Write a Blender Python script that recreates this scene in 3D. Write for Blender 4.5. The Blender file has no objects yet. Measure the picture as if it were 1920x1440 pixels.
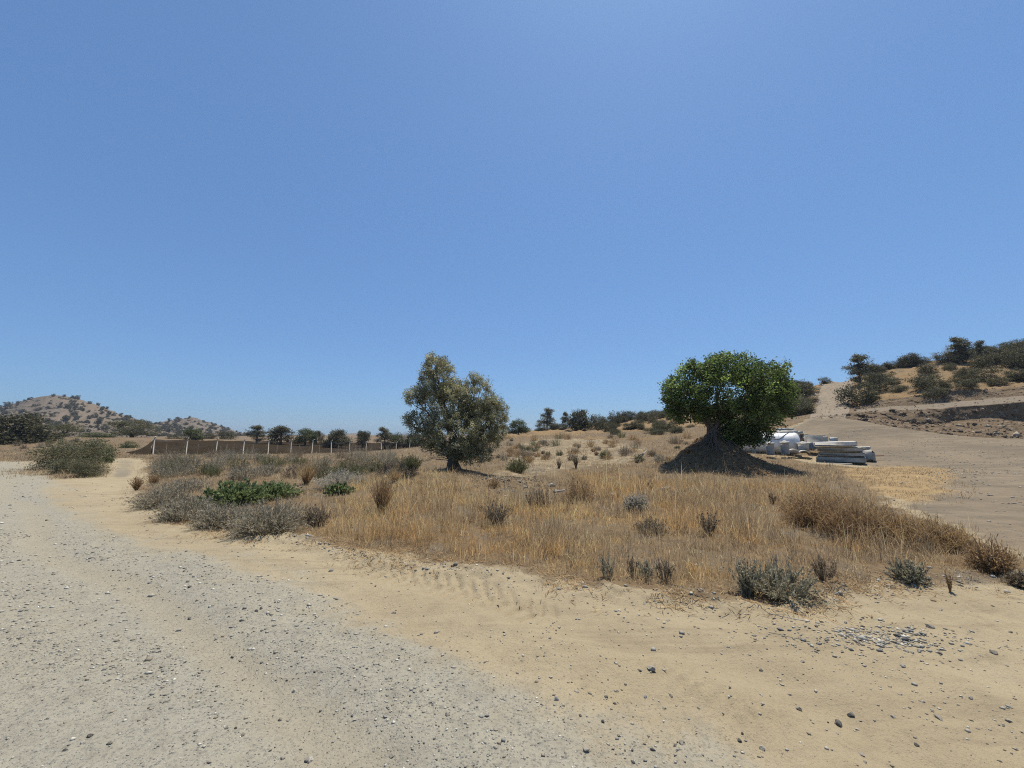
import bpy, math, random
import numpy as np
from mathutils import Vector

# ------------------------------------------------------------------ camera, sky, sun, exposure
scene = bpy.context.scene
COL = scene.collection
F_PX, HORIZON, CAM_H = 750.0, 815.0, 1.6            # focal length in px of the 1920 wide frame
PITCH = math.atan((HORIZON - 720.0) / F_PX)
cam_data = bpy.data.cameras.new('camera')
cam = bpy.data.objects.new('camera', cam_data)
COL.objects.link(cam)
cam.location = (0, 0, CAM_H)
cam.rotation_euler = (math.pi / 2 + PITCH, 0, 0)
cam_data.sensor_width = 36.0
cam_data.lens = 36.0 * F_PX / 1920.0
cam_data.clip_start = 0.05
cam_data.clip_end = 9000.0
scene.camera = cam

SUN_EL, SUN_AZ = math.radians(69), math.radians(30)   # azimuth clockwise from the view direction (+Y)
world = bpy.data.worlds.new('World')
scene.world = world
world.use_nodes = True
nt = world.node_tree
sky = nt.nodes.new('ShaderNodeTexSky')
sky.sky_type = 'NISHITA'
sky.sun_disc = False
sky.sun_elevation = SUN_EL
sky.sun_rotation = SUN_AZ
sky.altitude = 200
sky.air_density = 1.0
sky.dust_density = 0.8
sky.ozone_density = 4.0
gam = nt.nodes.new('ShaderNodeGamma')               # the camera's soft tone response for the whole sky
gam.inputs[1].default_value = 0.58
gain = nt.nodes.new('ShaderNodeMix')
gain.data_type, gain.blend_type = 'RGBA', 'MULTIPLY'
gain.inputs[0].default_value = 1.0
gain.inputs[7].default_value = (1.12, 1.72, 2.50, 1)
nt.links.new(sky.outputs[0], gam.inputs[0])
nt.links.new(gam.outputs[0], gain.inputs[6])
nt.links.new(gain.outputs[2], nt.nodes['Background'].inputs[0])
nt.nodes['Background'].inputs[1].default_value = 0.088
sun_data = bpy.data.lights.new('sun', 'SUN')
sun_data.energy = 5.0
sun_data.angle = math.radians(0.5)
sun_data.color = (1.0, 0.925, 0.80)
sun = bpy.data.objects.new('sun', sun_data)
COL.objects.link(sun)
sd = Vector((math.sin(SUN_AZ) * math.cos(SUN_EL), math.cos(SUN_AZ) * math.cos(SUN_EL), math.sin(SUN_EL)))
sun.rotation_euler = sd.to_track_quat('Z', 'Y').to_euler()
scene.view_settings.view_transform = 'Standard'
scene.view_settings.look = 'None'
scene.view_settings.gamma = 1.0
scene.view_settings.exposure = 0.17
scene.view_settings.use_curve_mapping = False
scene.cycles.filter_width = 1.1
scene.cycles.use_denoising = False
scene.cycles.max_bounces = 6
scene.cycles.transparent_max_bounces = 12
scene.cycles.volume_bounces = 0

rng = np.random.default_rng(7)
CP, SP = math.cos(PITCH), math.sin(PITCH)

# ------------------------------------------------------------------ helpers: survey geometry
def P(u, v, d):
    """survey point: bearing (u, v) of the sighted point and its distance d in metres -> world"""
    a, b = (np.asarray(u, float) - 960.0) / F_PX, (720.0 - np.asarray(v, float)) / F_PX
    dy, dz = CP - SP * b, SP + CP * b
    d = np.asarray(d, float)
    return np.stack([a / dy * d, d + 0 * a, CAM_H + dz / dy * d], -1)

def hash2(ix, iy, s):
    h = (ix.astype(np.int64) * 374761393 + iy.astype(np.int64) * 668265263 + s * 2147483647) & 0xFFFFFFFF
    h = ((h ^ (h >> 13)) * 1274126177) & 0xFFFFFFFF
    return ((h ^ (h >> 16)) & 0xFFFFFF) / float(0xFFFFFF)

def vnoise(x, y, s=0):
    x, y = np.asarray(x, float), np.asarray(y, float)
    ix, iy = np.floor(x), np.floor(y)
    fx, fy = x - ix, y - iy
    fx, fy = fx * fx * (3 - 2 * fx), fy * fy * (3 - 2 * fy)
    a, b = hash2(ix, iy, s), hash2(ix + 1, iy, s)
    c, d = hash2(ix, iy + 1, s), hash2(ix + 1, iy + 1, s)
    return (a + (b - a) * fx) * (1 - fy) + (c + (d - c) * fx) * fy      # 0..1

def fbm(x, y, s=0, o=4):
    t, a, n = 0, 0.5, 0
    for i in range(o):
        t = t + a * vnoise(x * 2 ** i + 17.3 * i, y * 2 ** i - 9.1 * i, s + i)
        n += a
        a *= 0.5
    return t / n

def sstep(a, b, x):
    t = np.clip((x - a) / (b - a), 0, 1)
    return t * t * (3 - 2 * t)

def poly_sd(px, py, poly):
    """signed distance to a polygon, positive inside"""
    poly = np.asarray(poly, float)
    best = np.full(np.shape(px), 1e9)
    ins = np.zeros(np.shape(px), bool)
    for i in range(len(poly)):
        ax, ay = poly[i]
        bx, by = poly[(i + 1) % len(poly)]
        dx, dy = bx - ax, by - ay
        t = np.clip(((px - ax) * dx + (py - ay) * dy) / (dx * dx + dy * dy + 1e-12), 0, 1)
        best = np.minimum(best, np.hypot(px - ax - t * dx, py - ay - t * dy))
        c = ((ay > py) != (by > py)) & (px < (bx - ax) * (py - ay) / (by - ay + 1e-12) + ax)
        ins ^= c
    return np.where(ins, best, -best)

def line_tn(px, py, line):
    """nearest point on a polyline: (distance along, signed offset)"""
    line = np.asarray(line, float)
    best = np.full(np.shape(px), 1e9)
    T = np.zeros(np.shape(px))
    N = np.zeros(np.shape(px))
    acc = 0.0
    for i in range(len(line) - 1):
        ax, ay = line[i]
        dx, dy = line[i + 1] - line[i]
        L = math.hypot(dx, dy)
        t = ((px - ax) * dx + (py - ay) * dy) / L ** 2
        tc = np.clip(t, 0, 1)
        dd = np.hypot(px - ax - tc * dx, py - ay - tc * dy)
        n = ((px - ax) * -dy + (py - ay) * dx) / L
        m = dd < best
        best = np.where(m, dd, best)
        T = np.where(m, acc + tc * L, T)
        N = np.where(m, np.sign(n) * dd, N)
        acc += L
    return T, N, acc

# ------------------------------------------------------------------ ground height
ctrl = []
for x in (-30, -12, -6, 0, 6, 12, 30):
    for y in (-30, -10, 0, 3, 6):
        if not (abs(x) == 30 and y > 0):
            ctrl.append((x, y, 0.0))
for u, v, d in [
    (-300, 880, 20), (0, 862, 28), (75, 880, 20), (150, 912, 13), (232, 860, 28), (232, 885, 17.5), (215, 925, 11),
    (-150, 850, 40), (0, 848, 38), (60, 848, 38), (130, 846, 40), (-150, 826, 55), (0, 824, 56), (100, 822, 58), (200, 822, 62), (-300, 826, 60),
    (290, 853, 40), (450, 852, 46), (573, 851, 53), (768, 850, 66), (500, 872, 24), (380, 880, 20), (620, 880, 20), (700, 862, 32),
    (880, 845, 40), (960, 880, 18), (1100, 860, 25), (1000, 822, 48), (900, 824, 55), (1200, 850, 26),
    (1350, 878, 18), (1240, 885, 17), (1460, 880, 18), (1580, 869, 21), (1450, 848, 25), (1500, 842, 26.5), (1620, 868, 22),
    (1700, 850, 25), (1850, 1000, 6.6), (1900, 900, 14), (1750, 885, 17.5), (1600, 812, 32), (2300, 900, 14),
    (1100, 824, 42), (1200, 826, 38), (1300, 828, 36), (1400, 816, 36), (1480, 797, 37), (1545, 783, 37), (1600, 786, 36), (1650, 796, 34),
    (1700, 804, 32.5), (1770, 814, 31), (1850, 821, 29), (1920, 823, 28), (2100, 827, 25), (2600, 836, 20)]:
    ctrl.append(tuple(P(u, v, d)))
for a in range(0, 360, 30):
    ctrl.append((220 * math.sin(math.radians(a)), 220 * math.cos(math.radians(a)), 0.4))
for u, d in ((1100, 75), (1300, 70), (1500, 65), (1700, 60), (1900, 55), (2200, 50)):
    p = P(u, 815, d)
    ctrl.append((p[0], p[1], 0.6))
ctrl = np.array(ctrl)

def _tps(r2):
    return 0.5 * r2 * np.log(r2 + 1e-9)

def tps_fit(c):
    n = len(c)
    K = _tps((c[:, None, 0] - c[None, :, 0]) ** 2 + (c[:, None, 1] - c[None, :, 1]) ** 2) + np.eye(n) * 2.0
    Q = np.c_[np.ones(n), c[:, :2]]
    A = np.zeros((n + 3, n + 3))
    A[:n, :n] = K
    A[:n, n:] = Q
    A[n:, :n] = Q.T
    return np.linalg.solve(A, np.r_[c[:, 2], 0, 0, 0])

TW = tps_fit(ctrl)

def tps(x, y):
    x, y = np.asarray(x, float), np.asarray(y, float)
    r = np.hypot(x, y)
    k = np.where(r > 210, 210 / np.maximum(r, 1e-6), 1)
    x, y = x * k, y * k
    z = TW[-3] + TW[-2] * x + TW[-1] * y
    for i in range(len(ctrl)):
        z = z + TW[i] * _tps((x - ctrl[i, 0]) ** 2 + (y - ctrl[i, 1]) ** 2)
    return z

CAROB = P(1350, 879, 17.4)
OLIVE = P(850, 886, 15.0)
HUMP = P(790, 905, 12.0)
RUB = P(955, 905, 13.2)

def cone(x, y, c, r, h, p=1.5):
    t = np.clip(1 - np.hypot(x - c[0], y - c[1]) / r, 0, 1)
    return h * t ** p

def G(x, y):
    """ground height without the fine relief"""
    x, y = np.asarray(x, float), np.asarray(y, float)
    z = tps(x, y)
    w = (fbm(x * 0.7, y * 0.7, 3, 3) - .5) * 2.6
    z = z + cone(x + w * .6, y - w * .4, (CAROB[0] + .05, CAROB[1] + .25), 3.05, 1.75, 1.3) + (fbm(x * 2.2, y * 2.2, 5, 3) - .5) * .28 * np.clip(1 - np.hypot(x - CAROB[0], y - CAROB[1]) / 3.0, 0, .5)
    z = z + cone(x, y, OLIVE, 2.2, 0.3, 1.1)
    z = z + (fbm(x * .42 + 5, y * .42, 8, 3) - .5) * .6 * sstep(11, 15, y) * sstep(34, 26, y) * sstep(-15, -12, x) * sstep(10, 7, x)
    z = z + 0.42 * np.exp(-((x - HUMP[0]) / 1.7) ** 2 - ((y - HUMP[1]) / 1.6) ** 2)
    z = z + 0.22 * np.exp(-((x - RUB[0]) / 1.1) ** 2 - ((y - RUB[1]) / 1.3) ** 2)
    return z

def hit(u, v):
    """where the sight line of a surveyed bearing meets the ground"""
    d = np.concatenate([np.arange(1.5, 30, .05), np.arange(30, 120, .25)])
    p = P(u, v, d)
    below = np.nonzero(p[:, 2] <= G(p[:, 0], p[:, 1]))[0]
    q = p[below[0]] if len(below) else p[-1]
    return np.array([q[0], q[1], float(G(q[0], q[1]))])

def hits(pts):
    return [hit(u, v)[:2] for u, v in pts]

# ---- zone outlines on the ground
ROAD_EDGE = hits([(60, 893), (130, 955), (250, 1030), (380, 1082), (500, 1132), (700, 1200), (860, 1262), (1000, 1335), (1150, 1398), (1290, 1438)])
ROAD = ROAD_EDGE + [(0.9, 1.0), (0.5, -10), (-60, -30), (-60, 30)] + hits([(-200, 862), (0, 865), (40, 872)])
VEG_EDGE = hits([(222, 925), (340, 978), (440, 1000), (560, 1013), (700, 1042), (900, 1076), (1100, 1104), (1300, 1132), (1450, 1136), (1600, 1108), (1740, 1090), (1890, 1085)])
VEG = VEG_EDGE + hits([(1915, 1060), (1840, 1010), (1740, 968), (1650, 930), (1690, 900), (1640, 880), (1520, 868), (1420, 850), (1300, 845)]) + hits([(1280, 832), (1000, 823), (800, 846), (290, 856), (262, 858), (275, 888)])
DENSE = hits([(560, 1010), (700, 1036), (900, 1068), (1100, 1096), (1300, 1120), (1450, 1122), (1600, 1098), (1740, 1082), (1850, 1068), (1800, 1030), (1720, 985), (1620, 935), (1500, 905), (1250, 905), (1180, 885), (1060, 882), (1050, 935), (900, 938), (890, 915), (760, 893), (640, 905), (560, 960)])
BARE = hits([(900, 890), (960, 835), (1000, 822), (1150, 822), (1230, 840), (1200, 870), (1060, 885), (960, 895)])
TRACK = hits([(150, 940), (196, 905), (206, 875), (210, 859), (262, 859), (270, 880), (278, 895), (250, 935)])
PAD = hits([(1930, 1075), (1850, 1015), (1750, 970), (1660, 930), (1690, 900), (1640, 876), (1500, 830), (1440, 815), (1520, 785), (1545, 784)]) + [(30, 45), (60, 45), (60, 30), (40, 6)]
STRAWPAD = hits([(1560, 878), (1700, 872), (1800, 880), (1790, 930), (1690, 950), (1600, 920)])
TREAD = hits([(600, 1045), (720, 1072), (850, 1104), (960, 1136), (1050, 1170)])
TREAD2 = hits([(1060, 1270), (1150, 1330), (1260, 1395), (1380, 1450)])
TREAD3 = hits([(1130, 1225), (1250, 1265), (1380, 1330), (1560, 1390)])
TREAD4 = hits([(1740, 1110), (1830, 1150), (1960, 1220)])

def zones(x, y):
    wx = x + (fbm(x * .8, y * .8, 11, 4) - .5) * .8
    wy = y + (fbm(x * .8, y * .8, 19, 4) - .5) * .8
    far = 1 + np.hypot(x, y) / 14
    z = {}
    T, N, _ = line_tn(x, y, ROAD_EDGE)
    streak = fbm(N * 1.7 + 40, T * .16, 23, 3)
    z['road'] = sstep(-.9, .7, poly_sd(wx, wy, ROAD) / far ** .4 + (streak - .5) * 1.6)
    z['road'] = z['road'] * (1 - .15 * sstep(.52, .68, streak) * sstep(.2, 1.2, np.abs(N)))
    z['veg'] = sstep(-.22, .35, poly_sd(x + (wx - x) * .9, y + (wy - y) * .9, VEG) / far ** .6 + (fbm(x * 3.1, y * 3.1, 47, 3) - .5) * .35)
    z['streak'] = streak
    z['dense'] = sstep(-.05, .5, poly_sd(x + (wx - x) * .4, y + (wy - y) * .4, DENSE) / far ** .7)
    z['bare'] = sstep(-.5, .6, poly_sd(wx, wy, BARE) / far ** .7)
    z['track'] = sstep(-.3, .3, poly_sd(wx, wy, TRACK) / far ** .7)
    z['pad'] = sstep(-.5, .6, poly_sd(wx, wy, PAD) / far ** .5)
    z['veg'] = np.maximum(z['veg'], sstep(20, 27, y + (wy - y) * 4) * (1 - z['pad']) * (1 - z['road']) * (1 - z['track']) * .9)
    z['veg'] = np.maximum(z['veg'], sstep(4.8, 3.4, np.hypot((x + 20.5) * .8, y - 17.6) + (wx - x) * 2) * (1 - z['road']) * (1 - z['track']))
    z['straw'] = sstep(-.5, .8, poly_sd(wx, wy, STRAWPAD) / far ** .4)
    return z

def relief(x, y, z):
    """fine relief of the dirt: ruts, lug prints, the graded ridge along the grass"""
    r = np.hypot(x, y)
    fade = 1 / (1 + (r / 25) ** 2)
    h = (fbm(x * 1.1, y * 1.1, 31, 3) - .5) * .05 * fade
    h = h + (fbm(x * 7, y * 7, 35, 3) - .5) * .018 * np.clip(1.2 - r / 18, 0, 1)
    h = h + z['veg'] * (fbm(x * 1.7, y * 1.7, 41, 4) - .5) * .16
    soft = np.clip(1 - z['road'] - z['veg'], 0, 1)
    # low ridge of loose earth scraped up along the verge
    T, N, L = line_tn(x, y, VEG_EDGE[2:10])
    h = h + np.exp(-((N + .02) / .22) ** 2) * (.01 + .2 * np.clip(fbm(x * 5, y * 5, 51, 4) - .35, 0, 1)) * (T > .1) * (T < L - .1)
    # tyre prints
    for line, hw, s, slope, dep in ((TREAD, .27, .17, .55, .030), (TREAD2, .2, .11, .5, .018), (TREAD3, .16, .10, .2, .014), (TREAD4, .2, .09, 0, .012)):
        T, N, L = line_tn(x, y, line)
        m = sstep(hw, hw - .05, np.abs(N)) * sstep(0, .3, T) * sstep(L, L - .3, T)
        wear = sstep(.3, .55, fbm(x * 1.9, y * 1.9, 61, 2))
        if slope == 0:
            ph = np.abs(N) / s
        else:
            ph = (T + np.where(N > 0, slope, -.15) * np.abs(N) * 1.6) / s + np.where(N > 0, 0, .5)
        f = ph - np.floor(ph)
        lug = sstep(.0, .12, f) * sstep(.55, .42, f)
        h = h - m * dep * lug * (.35 + .65 * wear) + m * dep * .25
    # long shallow wheel ruts on the sandy shoulder
    T, N, L = line_tn(x, y, ROAD_EDGE)
    h = h + soft * .02 * np.sin(N * 9 + 2 * fbm(x * .5, y * .5, 71, 2)) * np.clip(1 - r / 15, 0, 1)
    rut = np.cos(N * 3.6 + (fbm(T * .12, N * .05 + 3, 73, 2) - .5) * 2.5)
    rn = np.abs(N) + (fbm(x * .25, y * .25, 88, 2) - .5) * .9
    for c_, w_ in ((.8, .22), (2.2, .28), (3.7, .25), (5.2, .3)):
        h = h - z['road'] * .035 * np.exp(-((rn - c_) / w_) ** 2) * np.clip(1.3 - r / 18, 0, 1)
    h = h + z['road'] * (.012 * rut + (z['streak'] - .5) * .05) * np.clip(1.3 - r / 18, 0, 1)
    h = h - z['track'] * .06 * np.clip(1, 0, 1)
    return h

def GD(x, y):
    return G(x, y) + relief(x, y, zones(x, y))

# ------------------------------------------------------------------ helpers: materials
def mat(name, rough=0.9, spec=0.2):
    m = bpy.data.materials.new(name)
    m.use_nodes = True
    b = m.node_tree.nodes['Principled BSDF']
    b.inputs['Roughness'].default_value = rough
    b.inputs['Specular IOR Level'].default_value = spec
    return m, m.node_tree, b

class NT:
    def __init__(s, nt):
        s.nt = nt
    def n(s, t, **kw):
        nd = s.nt.nodes.new(t)
        for k, v in kw.items():
            if k in nd.inputs.keys():
                s.set(nd.inputs[k], v)
            else:
                setattr(nd, k, v)
        return nd
    def set(s, inp, v):
        if isinstance(v, bpy.types.NodeSocket):
            s.nt.links.new(v, inp)
        elif isinstance(v, (tuple, list)) and len(v) == 3 and inp.type == 'RGBA':
            inp.default_value = (*v, 1)
        else:
            inp.default_value = v
    def mix(s, f, a, b, mode='MIX'):
        nd = s.nt.nodes.new('ShaderNodeMix')
        nd.data_type = 'RGBA'
        nd.blend_type = mode
        s.set(nd.inputs[0], f)
        s.set(nd.inputs[6], a)
        s.set(nd.inputs[7], b)
        return nd.outputs[2]
    def math(s, op, a, b=0.0, clamp=False):
        nd = s.nt.nodes.new('ShaderNodeMath')
        nd.operation = op
        nd.use_clamp = clamp
        s.set(nd.inputs[0], a)
        s.set(nd.inputs[1], b)
        return nd.outputs[0]
    def ramp(s, f, a, b):
        nd = s.nt.nodes.new('ShaderNodeMapRange')
        nd.interpolation_type = 'SMOOTHSTEP'
        s.set(nd.inputs[0], f)
        nd.inputs[1].default_value, nd.inputs[2].default_value = a, b
        return nd.outputs[0]
    def noise(s, scale, detail=4, rough=.6, vec=None, dist=0):
        nd = s.nt.nodes.new('ShaderNodeTexNoise')
        nd.inputs['Scale'].default_value = scale
        nd.inputs['Detail'].default_value = detail
        nd.inputs['Roughness'].default_value = rough
        nd.inputs['Distortion'].default_value = dist
        if vec is None:
            vec = s.obj()
        s.nt.links.new(vec, nd.inputs['Vector'])
        return nd.outputs[0]
    def vor(s, scale, feature='F1', rnd=1.0, vec=None):
        nd = s.nt.nodes.new('ShaderNodeTexVoronoi')
        nd.feature = feature
        nd.inputs['Scale'].default_value = scale
        nd.inputs['Randomness'].default_value = rnd
        s.nt.links.new(vec if vec is not None else s.obj(), nd.inputs['Vector'])
        return nd
    def obj(s):
        if not hasattr(s, '_tc'):
            s._tc = s.nt.nodes.new('ShaderNodeTexCoord')
        return s._tc.outputs['Object']
    def bump(s, h, strength, dist, normal=None):
        nd = s.nt.nodes.new('ShaderNodeBump')
        nd.inputs['Strength'].default_value = strength
        nd.inputs['Distance'].default_value = dist
        s.nt.links.new(h, nd.inputs['Height'])
        if normal is not None:
            s.nt.links.new(normal, nd.inputs['Normal'])
        return nd.outputs[0]

def leaf_mat(name, gain=1.0, trans=0.3, rough=.55, spec=.3):
    """foliage: colour from the leaf's own colour attribute, some light passes through"""
    m, t, b = mat(name, rough, spec)
    k = NT(t)
    a = k.n('ShaderNodeAttribute', attribute_name='Col')
    c = k.mix(1.0, a.outputs['Color'], (gain, gain, gain), 'MULTIPLY')
    t.links.new(c, b.inputs['Base Color'])
    tr = k.n('ShaderNodeBsdfTranslucent')
    t.links.new(c, tr.inputs['Color'])
    mx = k.n('ShaderNodeMixShader')
    mx.inputs[0].default_value = trans
    t.links.new(b.outputs[0], mx.inputs[1])
    t.links.new(tr.outputs[0], mx.inputs[2])
    t.links.new(mx.outputs[0], t.nodes['Material Output'].inputs['Surface'])
    return m

def plain_mat(name, c1, c2, scale=6, rough=.9, bump=.4, bdist=.02, spec=.2, c3=None):
    m, t, b = mat(name, rough, spec)
    k = NT(t)
    f = k.noise(scale, 5, .65)
    c = k.mix(k.ramp(f, .35, .65), c1, c2)
    if c3:
        c = k.mix(k.ramp(k.noise(scale * .35, 4, .6), .52, .66), c, c3)
    t.links.new(c, b.inputs['Base Color'])
    t.links.new(k.bump(k.noise(scale * 5, 5, .7), bump, bdist), b.inputs['Normal'])
    return m

ROAD_ANG = math.atan2(TREAD[0][1] - TREAD[-1][1], TREAD[0][0] - TREAD[-1][0])

# ground: colours of the soils follow the surveyed zones (attribute Col: r road gravel, g dry litter, b grey-brown pad, a straw)
def ground_material():
    m, t, b = mat('dirt', .97, .1)
    k = NT(t)
    a = k.n('ShaderNodeAttribute', attribute_name='Col')
    sp = k.n('ShaderNodeSeparateColor')
    t.links.new(a.outputs['Color'], sp.inputs[0])
    road, veg, pad = sp.outputs[0], sp.outputs[1], sp.outputs[2]
    straw = a.outputs['Alpha']
    a2 = k.n('ShaderNodeAttribute', attribute_name='Col2')
    sp2 = k.n('ShaderNodeSeparateColor')
    t.links.new(a2.outputs['Color'], sp2.inputs[0])
    def stretched(ang, sx, sy, scale, det=5):
        mp = k.n('ShaderNodeMapping')
        mp.inputs['Rotation'].default_value = (0, 0, ang)
        mp.inputs['Scale'].default_value = (sx, sy, 1)
        t.links.new(k.obj(), mp.inputs['Vector'])
        return k.noise(scale, det, .6, mp.outputs[0], .3)
    along = stretched(-ROAD_ANG, .06, 1.0, 5.5)
    along2 = stretched(.35, .22, 1.0, 1.6)
    n1, n2, n3 = k.noise(.55, 6, .62), k.noise(5, 6, .7), k.noise(38, 4, .7)
    sand = k.mix(k.ramp(n1, .3, .7), (.318, .258, .163), (.362, .30, .192))
    sand = k.mix(k.ramp(n2, .45, .8), sand, (.27, .22, .142))
    sand = k.mix(k.math('MULTIPLY', k.ramp(n3, .52, .75), .5), sand, (.19, .155, .11))
    sand = k.mix(k.math('MULTIPLY', k.ramp(along, .5, .72), .55), sand, (.215, .17, .112))
    sand = k.mix(k.math('MULTIPLY', k.ramp(along, .5, .3), .45), sand, (.36, .29, .19))
    grav = k.mix(k.ramp(n1, .35, .65), (.315, .294, .232), (.34, .308, .232))
    grav = k.mix(k.ramp(n2, .4, .75), grav, (.265, .242, .188))
    grav = k.mix(k.math('MULTIPLY', k.ramp(n3, .48, .68), .65), grav, (.15, .143, .122))
    # pebbles pressed into the gravel
    v = k.vor(62)
    vs = k.n('ShaderNodeSeparateColor')
    t.links.new(v.outputs['Color'], vs.inputs[0])
    peb = k.math('MULTIPLY', k.ramp(v.outputs['Distance'], .42, .22), k.ramp(vs.outputs[0], .40, .47))
    pebc = k.mix(vs.outputs[1], (.10, .10, .095), (.46, .44, .38))
    grav = k.mix(k.math('MULTIPLY', peb, .8), grav, pebc)
    litter = k.mix(k.ramp(n2, .35, .65), (.20, .14, .075), (.15, .108, .066))
    litter = k.mix(k.ramp(k.noise(1.4, 5, .6), .48, .68), litter, (.155, .13, .095))
    litter = k.mix(k.math('MULTIPLY', k.ramp(n3, .5, .7), .6), litter, (.10, .075, .05))
    padc = k.mix(k.ramp(k.noise(.28, 6, .62), .35, .65), (.17, .137, .096), (.23, .18, .12))
    padc = k.mix(k.ramp(n2, .45, .75), padc, (.135, .118, .092))
    padc = k.mix(k.math('MULTIPLY', k.ramp(along2, .5, .68), .55), padc, (.255, .205, .14))
    padc = k.mix(k.math('MULTIPLY', k.ramp(along2, .46, .3), .45), padc, (.115, .10, .08))
    strawc = k.mix(k.ramp(n2, .35, .65), (.34, .235, .115), (.255, .185, .10))
    edge = lambda x: k.ramp(k.math('ADD', x, k.math('MULTIPLY', k.math('SUBTRACT', k.noise(2.6, 5, .7), .5), .9)), .3, .7)
    c = k.mix(edge(pad), sand, padc)
    redge = k.ramp(k.math('ADD', road, k.math('MULTIPLY', k.math('SUBTRACT', k.noise(3.5, 6, .75), .5), 1.3)), .1, .9)
    c = k.mix(redge, c, grav)
    c = k.mix(edge(veg), c, litter)
    c = k.mix(edge(straw), c, strawc)
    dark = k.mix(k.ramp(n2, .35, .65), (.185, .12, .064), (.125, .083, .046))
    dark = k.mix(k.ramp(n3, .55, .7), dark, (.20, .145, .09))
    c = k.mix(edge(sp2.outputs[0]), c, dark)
    c = k.mix(k.math('MULTIPLY', k.ramp(k.math('ADD', sp2.outputs[2], k.math('MULTIPLY', k.math('SUBTRACT', n2, .5), .8)),  .2, .9), .55), c, k.mix(n1, (.335, .29, .205), (.30, .262, .19)))
    c = k.mix(k.math('MULTIPLY', edge(sp2.outputs[1]), .8), c, (.17, .15, .115))
    t.links.new(c, b.inputs['Base Color'])
    h1 = k.bump(k.noise(7, 7, .75), .42, .05)
    h2 = k.bump(k.noise(60, 4, .75), .7, .014, h1)
    h2 = k.bump(k.math('MULTIPLY', along2, pad), .35, .2, h2)
    h3 = k.bump(k.math('MULTIPLY', peb, k.math('ADD', road, .25, True)), .6, .012, h2)
    t.links.new(h3, b.inputs['Normal'])
    return m

# ------------------------------------------------------------------ helpers: meshes and objects
def make_mesh(name, V, Fs, col=None, smooth=False, col2=None):
    V = np.asarray(V, np.float32)
    me = bpy.data.meshes.new(name)
    if isinstance(Fs, np.ndarray):
        Fs = [Fs]
    Fs = [f for f in Fs if len(f)]
    nl = sum(f.size for f in Fs)
    nf = sum(len(f) for f in Fs)
    me.vertices.add(len(V))
    me.vertices.foreach_set('co', V.ravel())
    me.loops.add(nl)
    me.loops.foreach_set('vertex_index', np.concatenate([f.ravel() for f in Fs]).astype(np.int32))
    me.polygons.add(nf)
    st, o = [], 0
    for f in Fs:
        st.append(o + np.arange(len(f)) * f.shape[1])
        o += f.size
    me.polygons.foreach_set('loop_start', np.concatenate(st).astype(np.int32))
    if smooth:
        me.polygons.foreach_set('use_smooth', np.ones(nf, bool))
    me.update(calc_edges=True)
    if col is not None:
        col = np.asarray(col, np.float32)
        if col.shape[1] == 3:
            col = np.c_[col, np.ones(len(col), np.float32)]
        at = me.color_attributes.new('Col', 'FLOAT_COLOR', 'POINT')
        at.data.foreach_set('color', col.ravel())
    if col2 is not None:
        at = me.color_attributes.new('Col2', 'FLOAT_COLOR', 'POINT')
        at.data.foreach_set('color', np.asarray(col2, np.float32).ravel())
    return me

def obj(name, me, m=None, parent=None, loc=None, rot=None, scale=None):
    if m is not None and not me.materials:
        me.materials.append(m)
    o = bpy.data.objects.new(name, me)
    COL.objects.link(o)
    o.parent = parent
    if loc is not None:
        o.location = [float(q) for q in loc]
    if rot is not None:
        o.rotation_euler = rot
    if scale is not None:
        o.scale = scale
    return o

def tag(o, label, cat=None, group=None, kind=None):
    o['label'] = label
    if cat:
        o['category'] = cat
    if group:
        o['group'] = group
    if kind:
        o['kind'] = kind
    return o

def empty(name, loc, label, cat, group=None):
    o = bpy.data.objects.new(name, None)
    COL.objects.link(o)
    o.location = [float(q) for q in loc]
    o.empty_display_size = .2
    return tag(o, label, cat, group)

def grid_faces(nr, nc):
    i = np.arange(nr * nc).reshape(nr, nc)
    return np.stack([i[:-1, :-1], i[:-1, 1:], i[1:, 1:], i[1:, :-1]], -1).reshape(-1, 4)

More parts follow.
